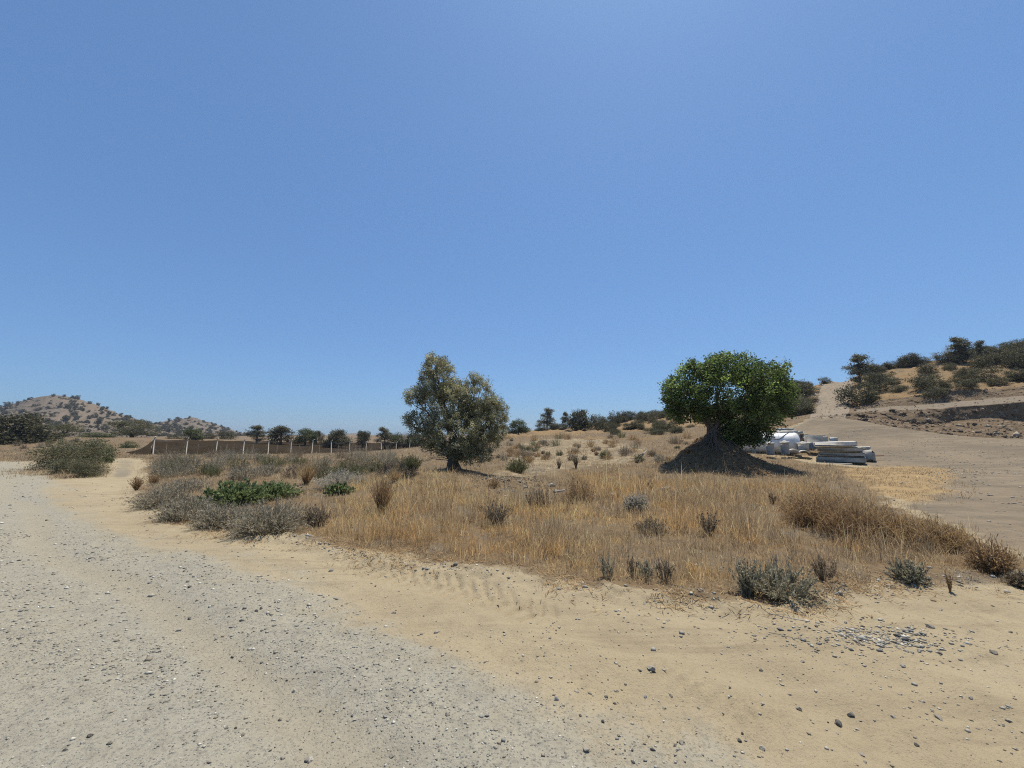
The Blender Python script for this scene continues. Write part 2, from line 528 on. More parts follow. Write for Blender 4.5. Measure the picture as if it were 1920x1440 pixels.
class MB:
    """collects verts and quads/tris (plain geometry for made things)"""
    def __init__(s):
        s.V, s.F3, s.F4, s.n, s.C = [], [], [], 0, []
    def add(s, V, F, c=None):
        V, F = np.asarray(V, float), np.asarray(F, int)
        (s.F3 if F.shape[1] == 3 else s.F4).append(F + s.n)
        s.V.append(V)
        s.n += len(V)
        if c is not None:
            c = np.asarray(c, float)
            s.C.append(np.tile(c, (len(V), 1)) if c.ndim == 1 else c)
        return s
    def box(s, c, size, rz=0.0, bev=.02, rx=0.0, jit=0.0, seed=0):
        """box with chamfered edges (24 verts)"""
        h = np.asarray(size, float) / 2
        b = min(bev, h.min() * .45)
        vs, fs = [], []
        idx = {}
        for sx in (-1, 1):
            for sy in (-1, 1):
                for sz in (-1, 1):
                    for ax in range(3):
                        p = np.array([sx, sy, sz]) * h
                        q = p.copy()
                        for k in range(3):
                            if k != ax:
                                q[k] -= np.sign(q[k]) * b
                        idx[(sx, sy, sz, ax)] = len(vs)
                        vs.append(q)
        for ax in range(3):
            o1, o2 = [k for k in range(3) if k != ax]
            for sg in (-1, 1):
                r = []
                for a, bb in ((-1, -1), (1, -1), (1, 1), (-1, 1)):
                    key = [0, 0, 0]
                    key[ax], key[o1], key[o2] = sg, a, bb
                    r.append(idx[(*key, ax)])
                fs.append(r)
        for ax in range(3):           # edges along ax
            o1, o2 = [k for k in range(3) if k != ax]
            for a in (-1, 1):
                for bb in (-1, 1):
                    k0, k1 = [0, 0, 0], [0, 0, 0]
                    k0[ax], k1[ax] = -1, 1
                    k0[o1] = k1[o1] = a
                    k0[o2] = k1[o2] = bb
                    fs.append([idx[(*k0, o1)], idx[(*k1, o1)], idx[(*k1, o2)], idx[(*k0, o2)]])
        t3 = [[idx[(a, bb, cc, 0)], idx[(a, bb, cc, 1)], idx[(a, bb, cc, 2)]] for a in (-1, 1) for bb in (-1, 1) for cc in (-1, 1)]
        V = np.array(vs)
        if jit:
            V = V + np.random.default_rng(seed).normal(0, jit, V.shape)
        cx, sx_ = math.cos(rx), math.sin(rx)
        V = np.c_[V[:, 0], V[:, 1] * cx - V[:, 2] * sx_, V[:, 1] * sx_ + V[:, 2] * cx]
        cz, sz_ = math.cos(rz), math.sin(rz)
        V = np.c_[V[:, 0] * cz - V[:, 1] * sz_, V[:, 0] * sz_ + V[:, 1] * cz, V[:, 2]] + np.asarray(c, float)
        n0 = s.n
        s.add(V, fs)
        s.F3.append(np.array(t3) + n0)
        return s
    def tube(s, pts, rad, n=7, c=None, cap=True):
        pts = np.asarray(pts, float)
        rad = np.broadcast_to(np.asarray(rad, float), (len(pts),))
        tan = np.gradient(pts, axis=0)
        tan /= np.linalg.norm(tan, axis=1)[:, None] + 1e-9
        ref = np.array([0, 0, 1.0]) if abs(tan[0, 2]) < .9 else np.array([1.0, 0, 0])
        V = []
        for p, tg, r in zip(pts, tan, rad):
            a = np.cross(tg, ref)
            a /= np.linalg.norm(a) + 1e-9
            bb = np.cross(tg, a)
            ref = np.cross(a, tg) if abs(np.dot(np.cross(a, tg), ref)) > .2 else ref
            th = np.arange(n) * 2 * math.pi / n
            V.append(p + r * (np.cos(th)[:, None] * a + np.sin(th)[:, None] * bb))
        V = np.concatenate(V)
        i = np.arange(len(pts) * n).reshape(len(pts), n)
        j = np.roll(i, -1, 1)
        s.add(V, np.stack([i[:-1], j[:-1], j[1:], i[1:]], -1).reshape(-1, 4), c)
        if cap:
            for ring, p in ((i[0], pts[0]), (i[-1], pts[-1])):
                n0 = s.n - len(V)
                base = s.n
                s.add([p], np.zeros((0, 3), int), c)
                s.F3.append(np.array([[n0 + ring[k], n0 + ring[(k + 1) % n], base] for k in range(n)]))
                V = np.concatenate([V, [p]])
        return s
    def mesh(s, name, smooth=False):
        Fs = []
        if s.F4:
            Fs.append(np.concatenate(s.F4))
        if s.F3:
            Fs.append(np.concatenate(s.F3))
        return make_mesh(name, np.concatenate(s.V), Fs, np.concatenate(s.C) if s.C else None, smooth)

def unit(v):
    return v / (np.linalg.norm(v, axis=-1, keepdims=True) + 1e-9)

def leaves(cen, along, nrm, L, W, col):
    """one diamond-shaped face per leaf"""
    along = unit(along)
    side = unit(np.cross(nrm, along))
    L, W = np.asarray(L)[:, None], np.asarray(W)[:, None]
    up = np.cross(along, side) * W * .25
    V = np.stack([cen - along * L * .5, cen + side * W * .5 + up, cen + along * L * .5, cen - side * W * .5 + up], 1).reshape(-1, 3)
    F = np.arange(len(cen) * 4).reshape(-1, 4)
    return V, F, np.repeat(col, 4, 0)

def blades(base, direc, H, W, bend, col, r):
    """tapering curved blades, 3 faces each; direc = horizontal lean direction (angle), bend = lean at the tip in units of H"""
    n = len(base)
    lean = np.stack([np.cos(direc), np.sin(direc), np.zeros(n)], -1)
    fa = r.uniform(0, math.pi, n)
    side = np.stack([np.cos(fa), np.sin(fa), np.zeros(n)], -1) * (W / 2)[:, None]
    up = np.array([0, 0, 1.0])
    m = base + up * (H * .55)[:, None] + lean * (H * bend * .35)[:, None]
    tip = base + up * (H * np.sqrt(np.clip(1 - .5 * bend ** 2, .15, 1)))[:, None] + lean * (H * bend)[:, None]
    V = np.stack([base - side, base + side, m - side * .75, m + side * .75, tip], 1).reshape(-1, 3)
    i = np.arange(n)[:, None] * 5
    F = np.concatenate([i + [0, 1, 3], i + [0, 3, 2], i + [2, 3, 4]], 1).reshape(-1, 3)
    return V, F, np.repeat(col, 5, 0)

def pick_cols(pal, w, n, r, jit=.12):
    pal = np.asarray(pal, float)
    w = np.asarray(w, float)
    c = pal[r.choice(len(pal), n, p=w / w.sum())]
    return np.clip(c * (1 + r.normal(0, jit, (n, 1))), .005, 1)

def sph(n, r):
    v = r.normal(size=(n, 3))
    return unit(v)

def crown(blobs, nclump, per, cr, L, W, pal, wts, r, up=.35, shell=.45, jit=.15, flat=1.0, out=.5, L_j=.25):
    """leaf clumps through a volume of ellipsoids; blobs: (centre, radii, share)"""
    sh = np.array([b[2] for b in blobs], float)
    which = r.choice(len(blobs), nclump, p=sh / sh.sum())
    C = np.array([b[0] for b in blobs], float)[which]
    R = np.array([b[1] for b in blobs], float)[which]
    d = sph(nclump, r)
    rad = r.uniform(shell ** 3, 1.0, nclump) ** (1 / 3)
    cc = C + d * R * rad[:, None]
    cdir = unit(d * [1, 1, 1] + [0, 0, .35])
    ccol = pick_cols(pal, wts, nclump, r, jit)
    k = np.repeat(np.arange(nclump), per)
    n = len(k)
    pos = cc[k] + r.normal(0, 1, (n, 3)) * cr * [1, 1, flat] + cdir[k] * r.uniform(-.4, .9, n)[:, None] * cr
    al = unit(r.normal(0, 1, (n, 3)) + cdir[k] * out * 2)
    nr = unit(r.normal(0, 1, (n, 3)) + [0, 0, up * 3])
    col = np.clip(ccol[k] * (1 + r.normal(0, .14, (n, 1))), .004, 1)
    return leaves(pos, al, nr, L * (1 + r.normal(0, L_j, n)).clip(.4, 2), W * (1 + r.normal(0, L_j, n)).clip(.4, 2), col), cc

def wiggle(a, b, n, amp, r, sag=0.0):
    a, b = np.asarray(a, float), np.asarray(b, float)
    t = np.linspace(0, 1, n)[:, None]
    L = np.linalg.norm(b - a)
    off = np.cumsum(r.normal(0, amp * L / n ** .5, (n, 3)), 0)
    off = off - t * off[-1]
    p = a + (b - a) * t + off
    p[:, 2] += sag * L * np.sin(t[:, 0] * math.pi)
    return p

# ------------------------------------------------------------------ the ground sheet
def graded(lo, fine_lo, fine_hi, hi, step, g):
    a = list(np.arange(fine_lo, fine_hi + 1e-6, step))
    s, x = step, a[-1]
    while x < hi:
        s *= g
        x += s
        a.append(x)
    s, x, b = step, fine_lo, []
    while x > lo:
        s *= g
        x -= s
        b.append(x)
    return np.array(b[::-1] + a)

gx = graded(-1300, -5.5, 6.0, 1300, .026, 1.034)
gy = graded(-300, 1.6, 7.2, 1500, .026, 1.030)
GX, GY = np.meshgrid(gx, gy)
px, py = GX.ravel(), GY.ravel()
Z = zones(px, py)
pz = G(px, py) + relief(px, py, Z)
far = sstep(60, 120, np.hypot(px, py))
gcol = np.stack([Z['road'], np.clip(Z['veg'] * (1 - Z['bare'] * .5) * (1 - Z['track']), 0, 1) * (1 - far) + far * .8, Z['pad'] * (1 - Z['road']) * (1 - Z['veg']), Z['straw'] * .9], -1)
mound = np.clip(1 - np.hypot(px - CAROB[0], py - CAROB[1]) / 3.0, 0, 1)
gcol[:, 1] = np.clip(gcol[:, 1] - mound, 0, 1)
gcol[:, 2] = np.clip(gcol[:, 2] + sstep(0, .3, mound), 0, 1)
berm = sstep(28, 40, py) * sstep(-24, -30, px) * (1 - Z['road'])
gcol[:, 1] = np.maximum(gcol[:, 1], berm * .9)
gcol[:, 1] = np.maximum(gcol[:, 1], sstep(4.5, 3.2, np.hypot((px + 20.5) * .8, py - 18.5)) * (1 - Z['road']) * (1 - Z['track']))
_, rn, _ = line_tn(px, py, ROAD_EDGE)
rn = np.abs(rn) + (fbm(px * .25, py * .25, 88, 2) - .5) * .9
wheel = sum(np.exp(-((rn - c) / w) ** 2) for c, w in ((.8, .22), (2.2, .28), (3.7, .25), (5.2, .3)))
trk = line_tn(px, py, hits([(226, 893), (234, 872), (236, 862), (238, 857)]))[1]
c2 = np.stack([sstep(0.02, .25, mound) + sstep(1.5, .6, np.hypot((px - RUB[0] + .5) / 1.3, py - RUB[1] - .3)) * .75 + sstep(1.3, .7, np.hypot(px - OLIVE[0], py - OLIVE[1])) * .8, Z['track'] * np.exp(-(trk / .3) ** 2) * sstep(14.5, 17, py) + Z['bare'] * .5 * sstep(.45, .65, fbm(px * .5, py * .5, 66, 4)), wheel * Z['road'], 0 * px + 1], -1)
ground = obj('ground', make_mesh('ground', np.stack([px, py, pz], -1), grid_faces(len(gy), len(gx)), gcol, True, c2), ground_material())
tag(ground, 'dry dirt ground with grey gravel road, sandy shoulder and tyre prints', 'ground', kind='structure')

# ------------------------------------------------------------------ hills
def loft(name, keys, subs, du, amp, material, label, seed, back=(1.35, 5.0), ampfun=None):
    us = np.array([k[0] for k in keys], float)
    rows = np.array([k[1] for k in keys], float)          # (nu, nr, 2)
    U = np.arange(us[0], us[-1] + .1, du)
    K = np.stack([[np.interp(U, us, rows[:, j, c]) for c in range(2)] for j in range(rows.shape[1])], 0)   # nr,2,nU
    # smooth the key lines a little
    ker = np.ones(5) / 5
    K = np.stack([[np.convolve(np.pad(K[j, c], 2, mode='edge'), ker, 'valid') for c in range(2)] for j in range(K.shape[0])], 0)
    grid, ts = [], []
    for j in range(K.shape[0] - 1):
        for i in range(subs[j]):
            t = i / subs[j]
            q = K[j] * (1 - t) + K[j + 1] * t
            grid.append(P(U, q[0], q[1]))
            ts.append(j + t)
    crest = P(U, K[-1][0], K[-1][1])
    grid.append(crest)
    ts.append(K.shape[0] - 1.0)
    for t in (.25, .6, 1.0):
        b = crest.copy()
        b[:, :2] *= 1 + (back[0] - 1) * t
        b[:, 2] -= back[1] * t ** 1.5
        grid.append(b)
        ts.append(K.shape[0] - 1.0 + t)
    foot = P(U, K[0][0], K[0][1])
    sk = foot.copy()
    sk[:, :2] *= .97
    sk[:, 2] -= 1.2
    grid.insert(0, sk)
    ts.insert(0, -1.0)
    V = np.array(grid)
    ts = np.array(ts)
    A = np.interp(ts, np.arange(-1, K.shape[0] + 1), amp)[:, None]
    s = V[..., 1].mean() / 45
    if ampfun is not None:
        A = A * ampfun(U[None, :], ts[:, None])
    nz = fbm(V[..., 0] / s * .55, V[..., 1] / s * .55 + V[..., 2] * .8, seed, 4) - .5
    nf = fbm(V[..., 0] / s * 2.1 + 50, V[..., 2] * 2.0 + V[..., 1] * .5, seed + 9, 4) - .5
    V[..., 2] += A * (nz * 1.2 + nf * .7)
    dirn = unit(np.stack([V[..., 0], V[..., 1], 0 * V[..., 0]], -1))
    V += dirn * (A * nf * 1.6)[..., None]
    tcol = np.repeat(ts[:, None], len(U), 1)
    return V, U, K, tcol

HROWS = [  # u: foot, debris top, bank top, bench back, upper cut top, mid slope, crest  as (v, distance)
    (880, [(826, 56), (825, 57), (824, 58), (823, 60), (822, 62), (820, 70), (818, 85)]),
    (1000, [(823, 48), (821, 50), (820, 52), (817, 55), (814, 60), (811, 68), (807, 85)]),
    (1100, [(824, 42), (822, 44), (819, 46), (815, 50), (811, 55), (806, 65), (799, 80)]),
    (1200, [(826, 38), (823, 40), (820, 42), (813, 47), (806, 52), (796, 62), (782, 78)]),
    (1300, [(828, 36), (824, 38), (820, 40), (812, 45), (802, 50), (788, 60), (768, 75)]),
    (1400, [(815, 36), (812, 38), (808, 40), (800, 44), (788, 50), (768, 58), (745, 72)]),
    (1480, [(796, 37), (793, 38), (790, 39), (784, 42), (775, 47), (750, 56), (722, 66)]),
    (1520, [(786, 37), (784, 37.5), (782, 38), (775, 42), (765, 46), (745, 53), (724, 64)]),
    (1545, [(783, 37), (780, 38), (778, 39), (768, 43), (752, 48), (735, 54), (717, 62)]),
    (1580, [(782, 36.5), (780, 37.2), (776, 38), (765, 42), (750, 47), (735, 54), (716, 62)]),
    (1600, [(785, 36), (780, 36.8), (773, 37.5), (768, 42), (760, 44), (735, 52), (708, 61)]),
    (1650, [(795, 34), (785, 35.2), (771, 36), (764, 41), (748, 42), (725, 50), (692, 60)]),
    (1700, [(803, 32.5), (790, 34), (769, 35), (760, 40), (742, 41), (715, 49), (682, 59)]),
    (1765, [(813, 31), (797, 32.6), (766, 33.4), (755, 38.5), (733, 39.5), (705, 47), (674, 57)]),
    (1785, [(815, 30.6), (789, 33.2), (763, 33.4), (754, 38.3), (732, 39.3), (704, 47), (672, 57)]),
    (1850, [(820, 29), (784, 31.6), (760, 31.7), (748, 37), (730, 38), (700, 46), (662, 56)]),
    (1920, [(822, 28), (788, 30.2), (754, 30.3), (742, 36), (728, 37), (695, 45), (648, 55)]),
    (2100, [(826, 25), (786, 26.8), (745, 27), (732, 33), (718, 34), (680, 43), (630, 53)]),
    (2700, [(838, 19), (790, 20.6), (735, 20.8), (715, 26), (700, 27), (660, 36), (600, 45)])]
HV, HU, HK, HT = loft('hillside', HROWS, [20, 18, 8, 10, 14, 14], 2.0, [.05, .3, .95, .22, .3, .7, .55, .4, .5], None, '', 101, ampfun=lambda u, t: 1 - .7 * sstep(1750, 1790, u) * sstep(.4, .9, t) * sstep(3.3, 2.9, t))

def hillside_material():
    m, t, b = mat('hillside_earth', .97, .1)
    k = NT(t)
    a = k.n('ShaderNodeAttribute', attribute_name='Col')
    sp = k.n('ShaderNodeSeparateColor')
    t.links.new(a.outputs['Color'], sp.inputs[0])
    n1, n2, n3 = k.noise(.5, 6, .65), k.noise(2.2, 6, .7), k.noise(9, 5, .7)
    soil = k.mix(k.ramp(n2, .35, .68), (.165, .118, .074), (.235, .175, .112))
    soil = k.mix(k.ramp(n3, .5, .75), soil, (.085, .065, .048))
    stone = k.vor(2.6)
    ss = k.n('ShaderNodeSeparateColor')
    t.links.new(stone.outputs['Color'], ss.inputs[0])
    st = k.math('MULTIPLY', k.ramp(stone.outputs['Distance'], .34, .2), k.ramp(ss.outputs[0], .7, .76))
    soil = k.mix(st, soil, (.27, .225, .17))
    grass = k.mix(k.ramp(n2, .3, .7), (.29, .195, .095), (.225, .155, .085))
    grass = k.mix(k.ramp(n1, .5, .68), grass, (.165, .13, .09))
    bench = k.mix(k.ramp(n2, .3, .7), (.20, .165, .12), (.26, .215, .155))
    ramp = k.mix(k.ramp(n2, .3, .7), (.32, .265, .195), (.25, .20, .145))
    c = k.mix(k.ramp(k.math('ADD', sp.outputs[0], k.math('MULTIPLY', k.math('SUBTRACT', n2, .5), .7)), .4, .6), soil, grass)
    c = k.mix(k.ramp(k.math('ADD', sp.outputs[1], k.math('MULTIPLY', k.math('SUBTRACT', n2, .5), .5)), .4, .6), c, bench)
    c = k.mix(k.ramp(k.math('ADD', sp.outputs[2], k.math('MULTIPLY', k.math('SUBTRACT', n2, .5), .5)), .4, .6), c, ramp)
    t.links.new(c, b.inputs['Base Color'])
    h1 = k.bump(k.noise(3, 6, .7), .8, .25)
    h2 = k.bump(k.noise(14, 5, .75), .7, .06, h1)
    t.links.new(h2, b.inputs['Normal'])
    return m

UU = np.repeat(HU[None, :], HV.shape[0], 0)
right = sstep(1590, 1620, UU)
grassm = np.where(UU > 1600, sstep(3.9, 4.1, HT), np.where(UU > 1490, sstep(2.5, 4, HT) * .6, sstep(-1, 0, HT) * .8))
benchm = sstep(1.95, 2.1, HT) * sstep(3.1, 2.9, HT) * right * .9
rampm = sstep(1518, 1530, UU - (HT - 3) * 6) * sstep(1598, 1588, UU - (HT - 3) * 2) * sstep(-.9, -.5, HT)
hcol = np.stack([grassm * (1 - rampm), benchm, rampm, np.ones_like(UU)], -1).reshape(-1, 4)
hillside = obj('hillside', make_mesh('hillside', HV.reshape(-1, 3), grid_faces(*HV.shape[:2]), hcol, True), hillside_material())
tag(hillside, 'brown scrub hillside with a bulldozed earth bank, bench and pale ramp', 'hillside', kind='structure')

def on_hill(u, v):
    """point of the hillside surface seen at bearing (u, v): linear along its key lines"""
    i = int(np.clip(round((u - HU[0]) / (HU[1] - HU[0])), 0, len(HU) - 1))
    pts = HV[1:-3, i]
    q = pts - np.array([0, 0, CAM_H])
    fy = q[:, 1] * CP + q[:, 2] * SP
    vv = 720 - F_PX * (-q[:, 1] * SP + q[:, 2] * CP) / fy
    mono = np.minimum.accumulate(vv)
    j = np.interp(v, mono[::-1], np.arange(len(vv))[::-1].astype(float))
    j0 = int(min(max(math.floor(j), 0), len(pts) - 2))
    return pts[j0] + (pts[j0 + 1] - pts[j0]) * min(j - j0, 1)

def far_hill_material():
    m, t, b = mat('far_hill_earth', .97, .1)
    k = NT(t)
    n1, n2, n3 = k.noise(.02, 6, .62), k.noise(.12, 6, .7), k.noise(.6, 5, .7)
    c = k.mix(k.ramp(n1, .35, .65), (.18, .14, .098), (.155, .125, .092))
    c = k.mix(k.ramp(n2, .45, .7), c, (.125, .106, .082))
    c = k.mix(k.ramp(n3, .55, .75), c, (.23, .21, .175))
    t.links.new(c, b.inputs['Base Color'])
    t.links.new(k.bump(n3, .8, 1.2), b.inputs['Normal'])
    return m
FHM = far_hill_material()

def far_hill(crest, d_foot, d_mid, d_crest, vfoot, label, seed, du, amp):
    keys = [(u, [(vfoot, d_foot), (vfoot - .45 * (vfoot - v), d_mid), (v, d_crest)]) for u, v in crest]
    V, U, K, T = loft('hill', keys, [16, 16], du, [0, amp * .3, amp, amp * .45, 0], None, '', seed, back=(1.4, 30))
    o = obj('hill', make_mesh('hill', V.reshape(-1, 3), grid_faces(*V.shape[:2]), None, True), FHM)
    tag(o, label, 'hill', kind='structure')
    return V, U

HILL_A = far_hill([(-700, 815), (-450, 806), (-250, 797), (-100, 781), (0, 764), (45, 750), (90, 741), (120, 742), (150, 748), (190, 762), (235, 780), (280, 793), (330, 803), (390, 813), (450, 822)],
                  190, 270, 360, 826, 'rounded dry hill dotted with dark shrubs at the skyline', 201, 4, 5)
HILL_B = far_hill([(210, 820), (260, 802), (300, 791), (335, 786), (362, 782), (390, 791), (420, 802), (450, 811), (490, 822)],
                  300, 360, 440, 828, 'smaller bare peaked hill behind the rounded one', 221, 4, 4)
HILL_C = far_hill([(560, 822), (620, 816), (660, 812), (690, 814), (740, 820), (800, 823)],
                  420, 520, 640, 826, 'faint low tan hill far beyond the net fence', 231, 6, 4)

# ------------------------------------------------------------------ foliage materials and palettes
M_OLIVE = leaf_mat('olive_leaf', 1, .42, .5, .35)
M_CAROB = leaf_mat('carob_leaf', 1, .45, .5, .3)
M_BUSH = leaf_mat('bush_leaf', 1, .42, .6, .25)
M_DRY = leaf_mat('dry_stalk', 1, .48, .75, .2)
M_BARK = plain_mat('bark', (.11, .085, .065), (.19, .155, .12), 14, .95, .8, .03)
M_DEAD = plain_mat('dead_wood', (.36, .32, .26), (.48, .44, .37), 20, .9, .6, .02)
OLIVE_P, OLIVE_W = [(.29, .285, .155), (.36, .35, .215), (.21, .21, .115), (.44, .42, .28)], [4, 3, 3, 1.2]
CAROB_P, CAROB_W = [(.11, .155, .045), (.145, .205, .06), (.08, .115, .038), (.24, .32, .09)], [4, 3, 2, 1.4]
SHRUB_P, SHRUB_W = [(.085, .085, .045), (.115, .11, .06), (.062, .064, .036), (.155, .135, .08)], [4, 3, 3, 1]
GREEN_P, GREEN_W = [(.08, .10, .038), (.11, .13, .05), (.06, .075, .03)], [3, 3, 2]
SAGE_P, SAGE_W = [(.15, .145, .08), (.19, .175, .10), (.11, .11, .06)], [3, 2, 2]
GREYS_P, GREYS_W = [(.31, .275, .195), (.39, .35, .26), (.23, .20, .14), (.18, .155, .105)], [3, 3, 2, 1]

# ------------------------------------------------------------------ the two trees
def px_blob(u, v, d, ru, rv, rd, share):
    return (P(u, v, d), (ru / F_PX * d, rd, rv / F_PX * d), share)

def limb(mb, a, b, r0, r1, r, n=7, amp=.05, sag=0.0, sides=7):
    p = wiggle(a, b, n, amp, r, sag)
    mb.tube(p, np.linspace(r0, r1, n), sides)
    return p

def olive():
    r = np.random.default_rng(21)
    z0 = float(G(OLIVE[0], OLIVE[1]))
    base = np.array([OLIVE[0], OLIVE[1], z0])
    t = empty('olive_tree', base, 'grey-green olive tree with two-peaked crown on a low earth mound', 'tree')
    d = OLIVE[1]
    B = [px_blob(822, 715, d, 36, 46, .9, 3), px_blob(815, 690, d - .1, 24, 26, .6, 1), px_blob(838, 765, d, 55, 50, 1.2, 4),
         px_blob(895, 750, d + .1, 36, 46, .9, 2.6), px_blob(912, 792, d, 40, 48, 1.0, 3), px_blob(860, 815, d - .3, 66, 46, 1.3, 4),
         px_blob(782, 742, d + .1, 22, 18, .5, .8), px_blob(776, 786, d - .2, 20, 15, .5, .55), px_blob(800, 815, d, 30, 30, .7, 1),
         px_blob(930, 775, d, 24, 36, .7, 1), px_blob(862, 842, d, 42, 22, .9, 1.3), px_blob(866, 748, d, 26, 34, .8, 1.3), px_blob(812, 672, d, 12, 8, .3, .12), px_blob(888, 708, d, 10, 10, .3, .15),
         px_blob(885, 850, d - .2, 36, 24, .8, .8), px_blob(905, 830, d - .2, 34, 34, .8, 1.0)]
    L = lambda p: np.asarray(p) - base
    B = [(L(c), q, s) for c, q, s in B]
    mb = MB()
    # stout gnarled foot that breaks into several stems
    mb.tube(np.array([[0, 0, -.35], [.02, 0, -.05], [-.03, .02, .25], [.02, .03, .5]]), [.40, .3, .2, .14], 12)
    trunk = mb.mesh('trunk', True)
    tr = obj('trunk', trunk, M_BARK, t)
    mb = MB()
    for c, q, s in B[:11]:
        e = np.asarray(c)
        p = limb(mb, (r.normal(0, .08), r.normal(0, .08), .3 + r.uniform(0, .2)), e, .06, .014, r, 8, .08)
        for _ in range(7):
            i = r.integers(3, 8)
            tgt = e + sph(1, r)[0] * np.asarray(q) * .95
            limb(mb, p[i], tgt, .022, .006, r, 6, .08, 0, 5)
    for _ in range(14):                     # bare suckers and drooping twigs low down
        a = r.uniform(0, 6.28)
        limb(mb, (0, 0, .3), (math.cos(a) * 1.2, math.sin(a) * .8, r.uniform(.1, .8)), .018, .005, r, 6, .1, .15, 5)
    obj('limbs', mb.mesh('limbs', True), M_BARK, tr)
    (V, F, C), _ = crown(B, 2000, 40, .06, .078, .024, OLIVE_P, OLIVE_W, r, up=.02, shell=.4, out=.7, jit=.28)
    obj('crown', make_mesh('crown', V, F, C), M_OLIVE, t)
olive()

def carob():
    r = np.random.default_rng(33)
    base = np.array([CAROB[0] - .1, CAROB[1] + .2, 0])
    base[2] = float(G(base[0], base[1])) - .05
    t = empty('carob_tree', base, 'round dark green carob tree standing on a steep earth mound', 'tree')
    d = CAROB[1] + .2
    L = lambda p: np.asarray(p) - base
    B = [px_blob(1365, 730, d, 85, 50, 1.9, 6), px_blob(1290, 740, d, 40, 38, 1.2, 2), px_blob(1262, 728, d - .1, 18, 24, .7, .5), px_blob(1258, 752, d - .2, 14, 8, .4, .22),
         px_blob(1360, 695, d, 52, 26, 1.2, 2), px_blob(1425, 708, d, 46, 28, 1.2, 2), px_blob(1445, 745, d, 40, 45, 1.3, 2.6),
         px_blob(1405, 785, d - .3, 52, 36, 1.3, 3), px_blob(1408, 812, d - .2, 28, 22, 1.0, 1.4), px_blob(1375, 815, d - .5, 22, 20, .6, .7),
         px_blob(1290, 770, d - .2, 38, 20, .9, 1.6), px_blob(1330, 780, d + .3, 30, 14, .7, .7), px_blob(1358, 670, d, 16, 8, .4, .25), px_blob(1318, 690, d, 30, 16, .8, .7), px_blob(1466, 690, d, 14, 14, .4, .3), px_blob(1388, 822, d - .3, 26, 16, .7, .6)]
    for k in range(26):                     # sprigs that break the outline
        a = r.uniform(-.5, math.pi + .5)
        B.append(px_blob(1364 + math.cos(a) * r.uniform(98, 118), 738 - math.sin(a) * r.uniform(58, 72), d + r.uniform(-.8, .8), r.uniform(5, 11), r.uniform(6, 12), .25, .09))
    B = [(L(c), q, s) for c, q, s in B]
    mb = MB()
    mb.tube(np.array([[0, 0, -.4], [0, 0, -.05], [-.05, 0, .2]]), [.42, .26, .2], 10)
    tr = obj('trunk', mb.mesh('trunk', True), M_BARK, t)
    mb = MB()
    for i, (c, q, s) in enumerate(B[:16]):
        c = np.asarray(c)
        p = limb(mb, (r.normal(0, .06), r.normal(0, .06), .05), c, .085 if s > 1 else .05, .018, r, 8, .06, .05)
        for _ in range(6):
            limb(mb, p[r.integers(4, 8)], c + sph(1, r)[0] * np.asarray(q) * .9, .02, .006, r, 6, .08, 0, 5)
    obj('limbs', mb.mesh('limbs', True), M_BARK, tr)
    mb = MB()
    for _ in range(26):                     # roots laid bare on the mound
        a = r.uniform(-2.9, -.2)
        rr = r.uniform(.7, 1.9)
        pts = []
        a2 = a + r.normal(0, .25)
        for tt in np.linspace(0, 1, 7):
            aa = a + (a2 - a) * tt + r.normal(0, .04)
            x, y = math.cos(aa) * rr * tt, math.sin(aa) * rr * tt
            pts.append((x, y, float(G(base[0] + x, base[1] + y)) - base[2] + .02 + r.uniform(-.02, .05)))
        mb.tube(pts, np.linspace(.04, .008, 7), 5)
    obj('roots', mb.mesh('roots', True), M_BARK, t)
    (V, F, C), _ = crown(B, 2500, 18, .085, .105, .058, CAROB_P, CAROB_W, r, up=.2, shell=.45, out=.7, jit=.28)
    obj('crown', make_mesh('crown', V, F, C), M_CAROB, t)
carob()

# ------------------------------------------------------------------ bushes and far trees
def bush_mesh(name, r, n=3600, L=.046, W=.03, pal=SHRUB_P, w=SHRUB_W, lobes=6, squash=.6, cr=.055):
    """unit bush: about 1 wide and 1 high, standing on z=0"""
    B = [((0, 0, .45), (.36, .36, .42), 3)]
    for _ in range(lobes):
        a = r.uniform(0, 6.28)
        q = r.uniform(.16, .3)
        B.append(((math.cos(a) * .28, math.sin(a) * .28, r.uniform(.2, .72)), (q, q, q * squash * 1.3), 1))
    for k in range(6):
        a = k * 1.047 + r.uniform(-.3, .3)
        B.append(((math.cos(a) * .27, math.sin(a) * .27, .16), (.2, .2, .2), .8))
    per = 14
    (V, F, C), _ = crown(B, n // per, per, cr, L, W, pal, w, r, up=.03, shell=.5)
    V[:, 2] = np.maximum(V[:, 2], 0)
    return make_mesh(name, V, F, C)

def pine_mesh(r, lean=.0):
    B = []
    for i in range(46):
        h = r.uniform(.12, .95)
        a = r.uniform(0, 6.28)
        R = ((1.02 - h) ** .8 * .5 + .03) * r.uniform(.2, 1)
        q = r.uniform(.055, .11)
        B.append(((math.cos(a) * R * .9 + lean * h, math.sin(a) * R * .8, h + R * .1), (q * 1.15, q * 1.15, q * .7), q))
    (V, F, C), _ = crown(B, 260, 18, .034, .055, .017, [(.14, .14, .08), (.18, .17, .105), (.10, .10, .06)], [3, 2, 2], r, up=.05, shell=.2)
    tb = MB()
    tb.tube([(0, 0, -.1), (.01, 0, .3), (lean * .6, 0, .6), (lean, 0, .95)], [.03, .024, .016, .006], 6)
    for c, q, s in B:
        tb.tube(wiggle((lean * c[2] * .8, 0, c[2] - .08), c, 5, .05, r), np.linspace(.009, .003, 5), 4)
    return make_mesh('pine_crown', V, F, C), tb.mesh('pine_trunk', True)

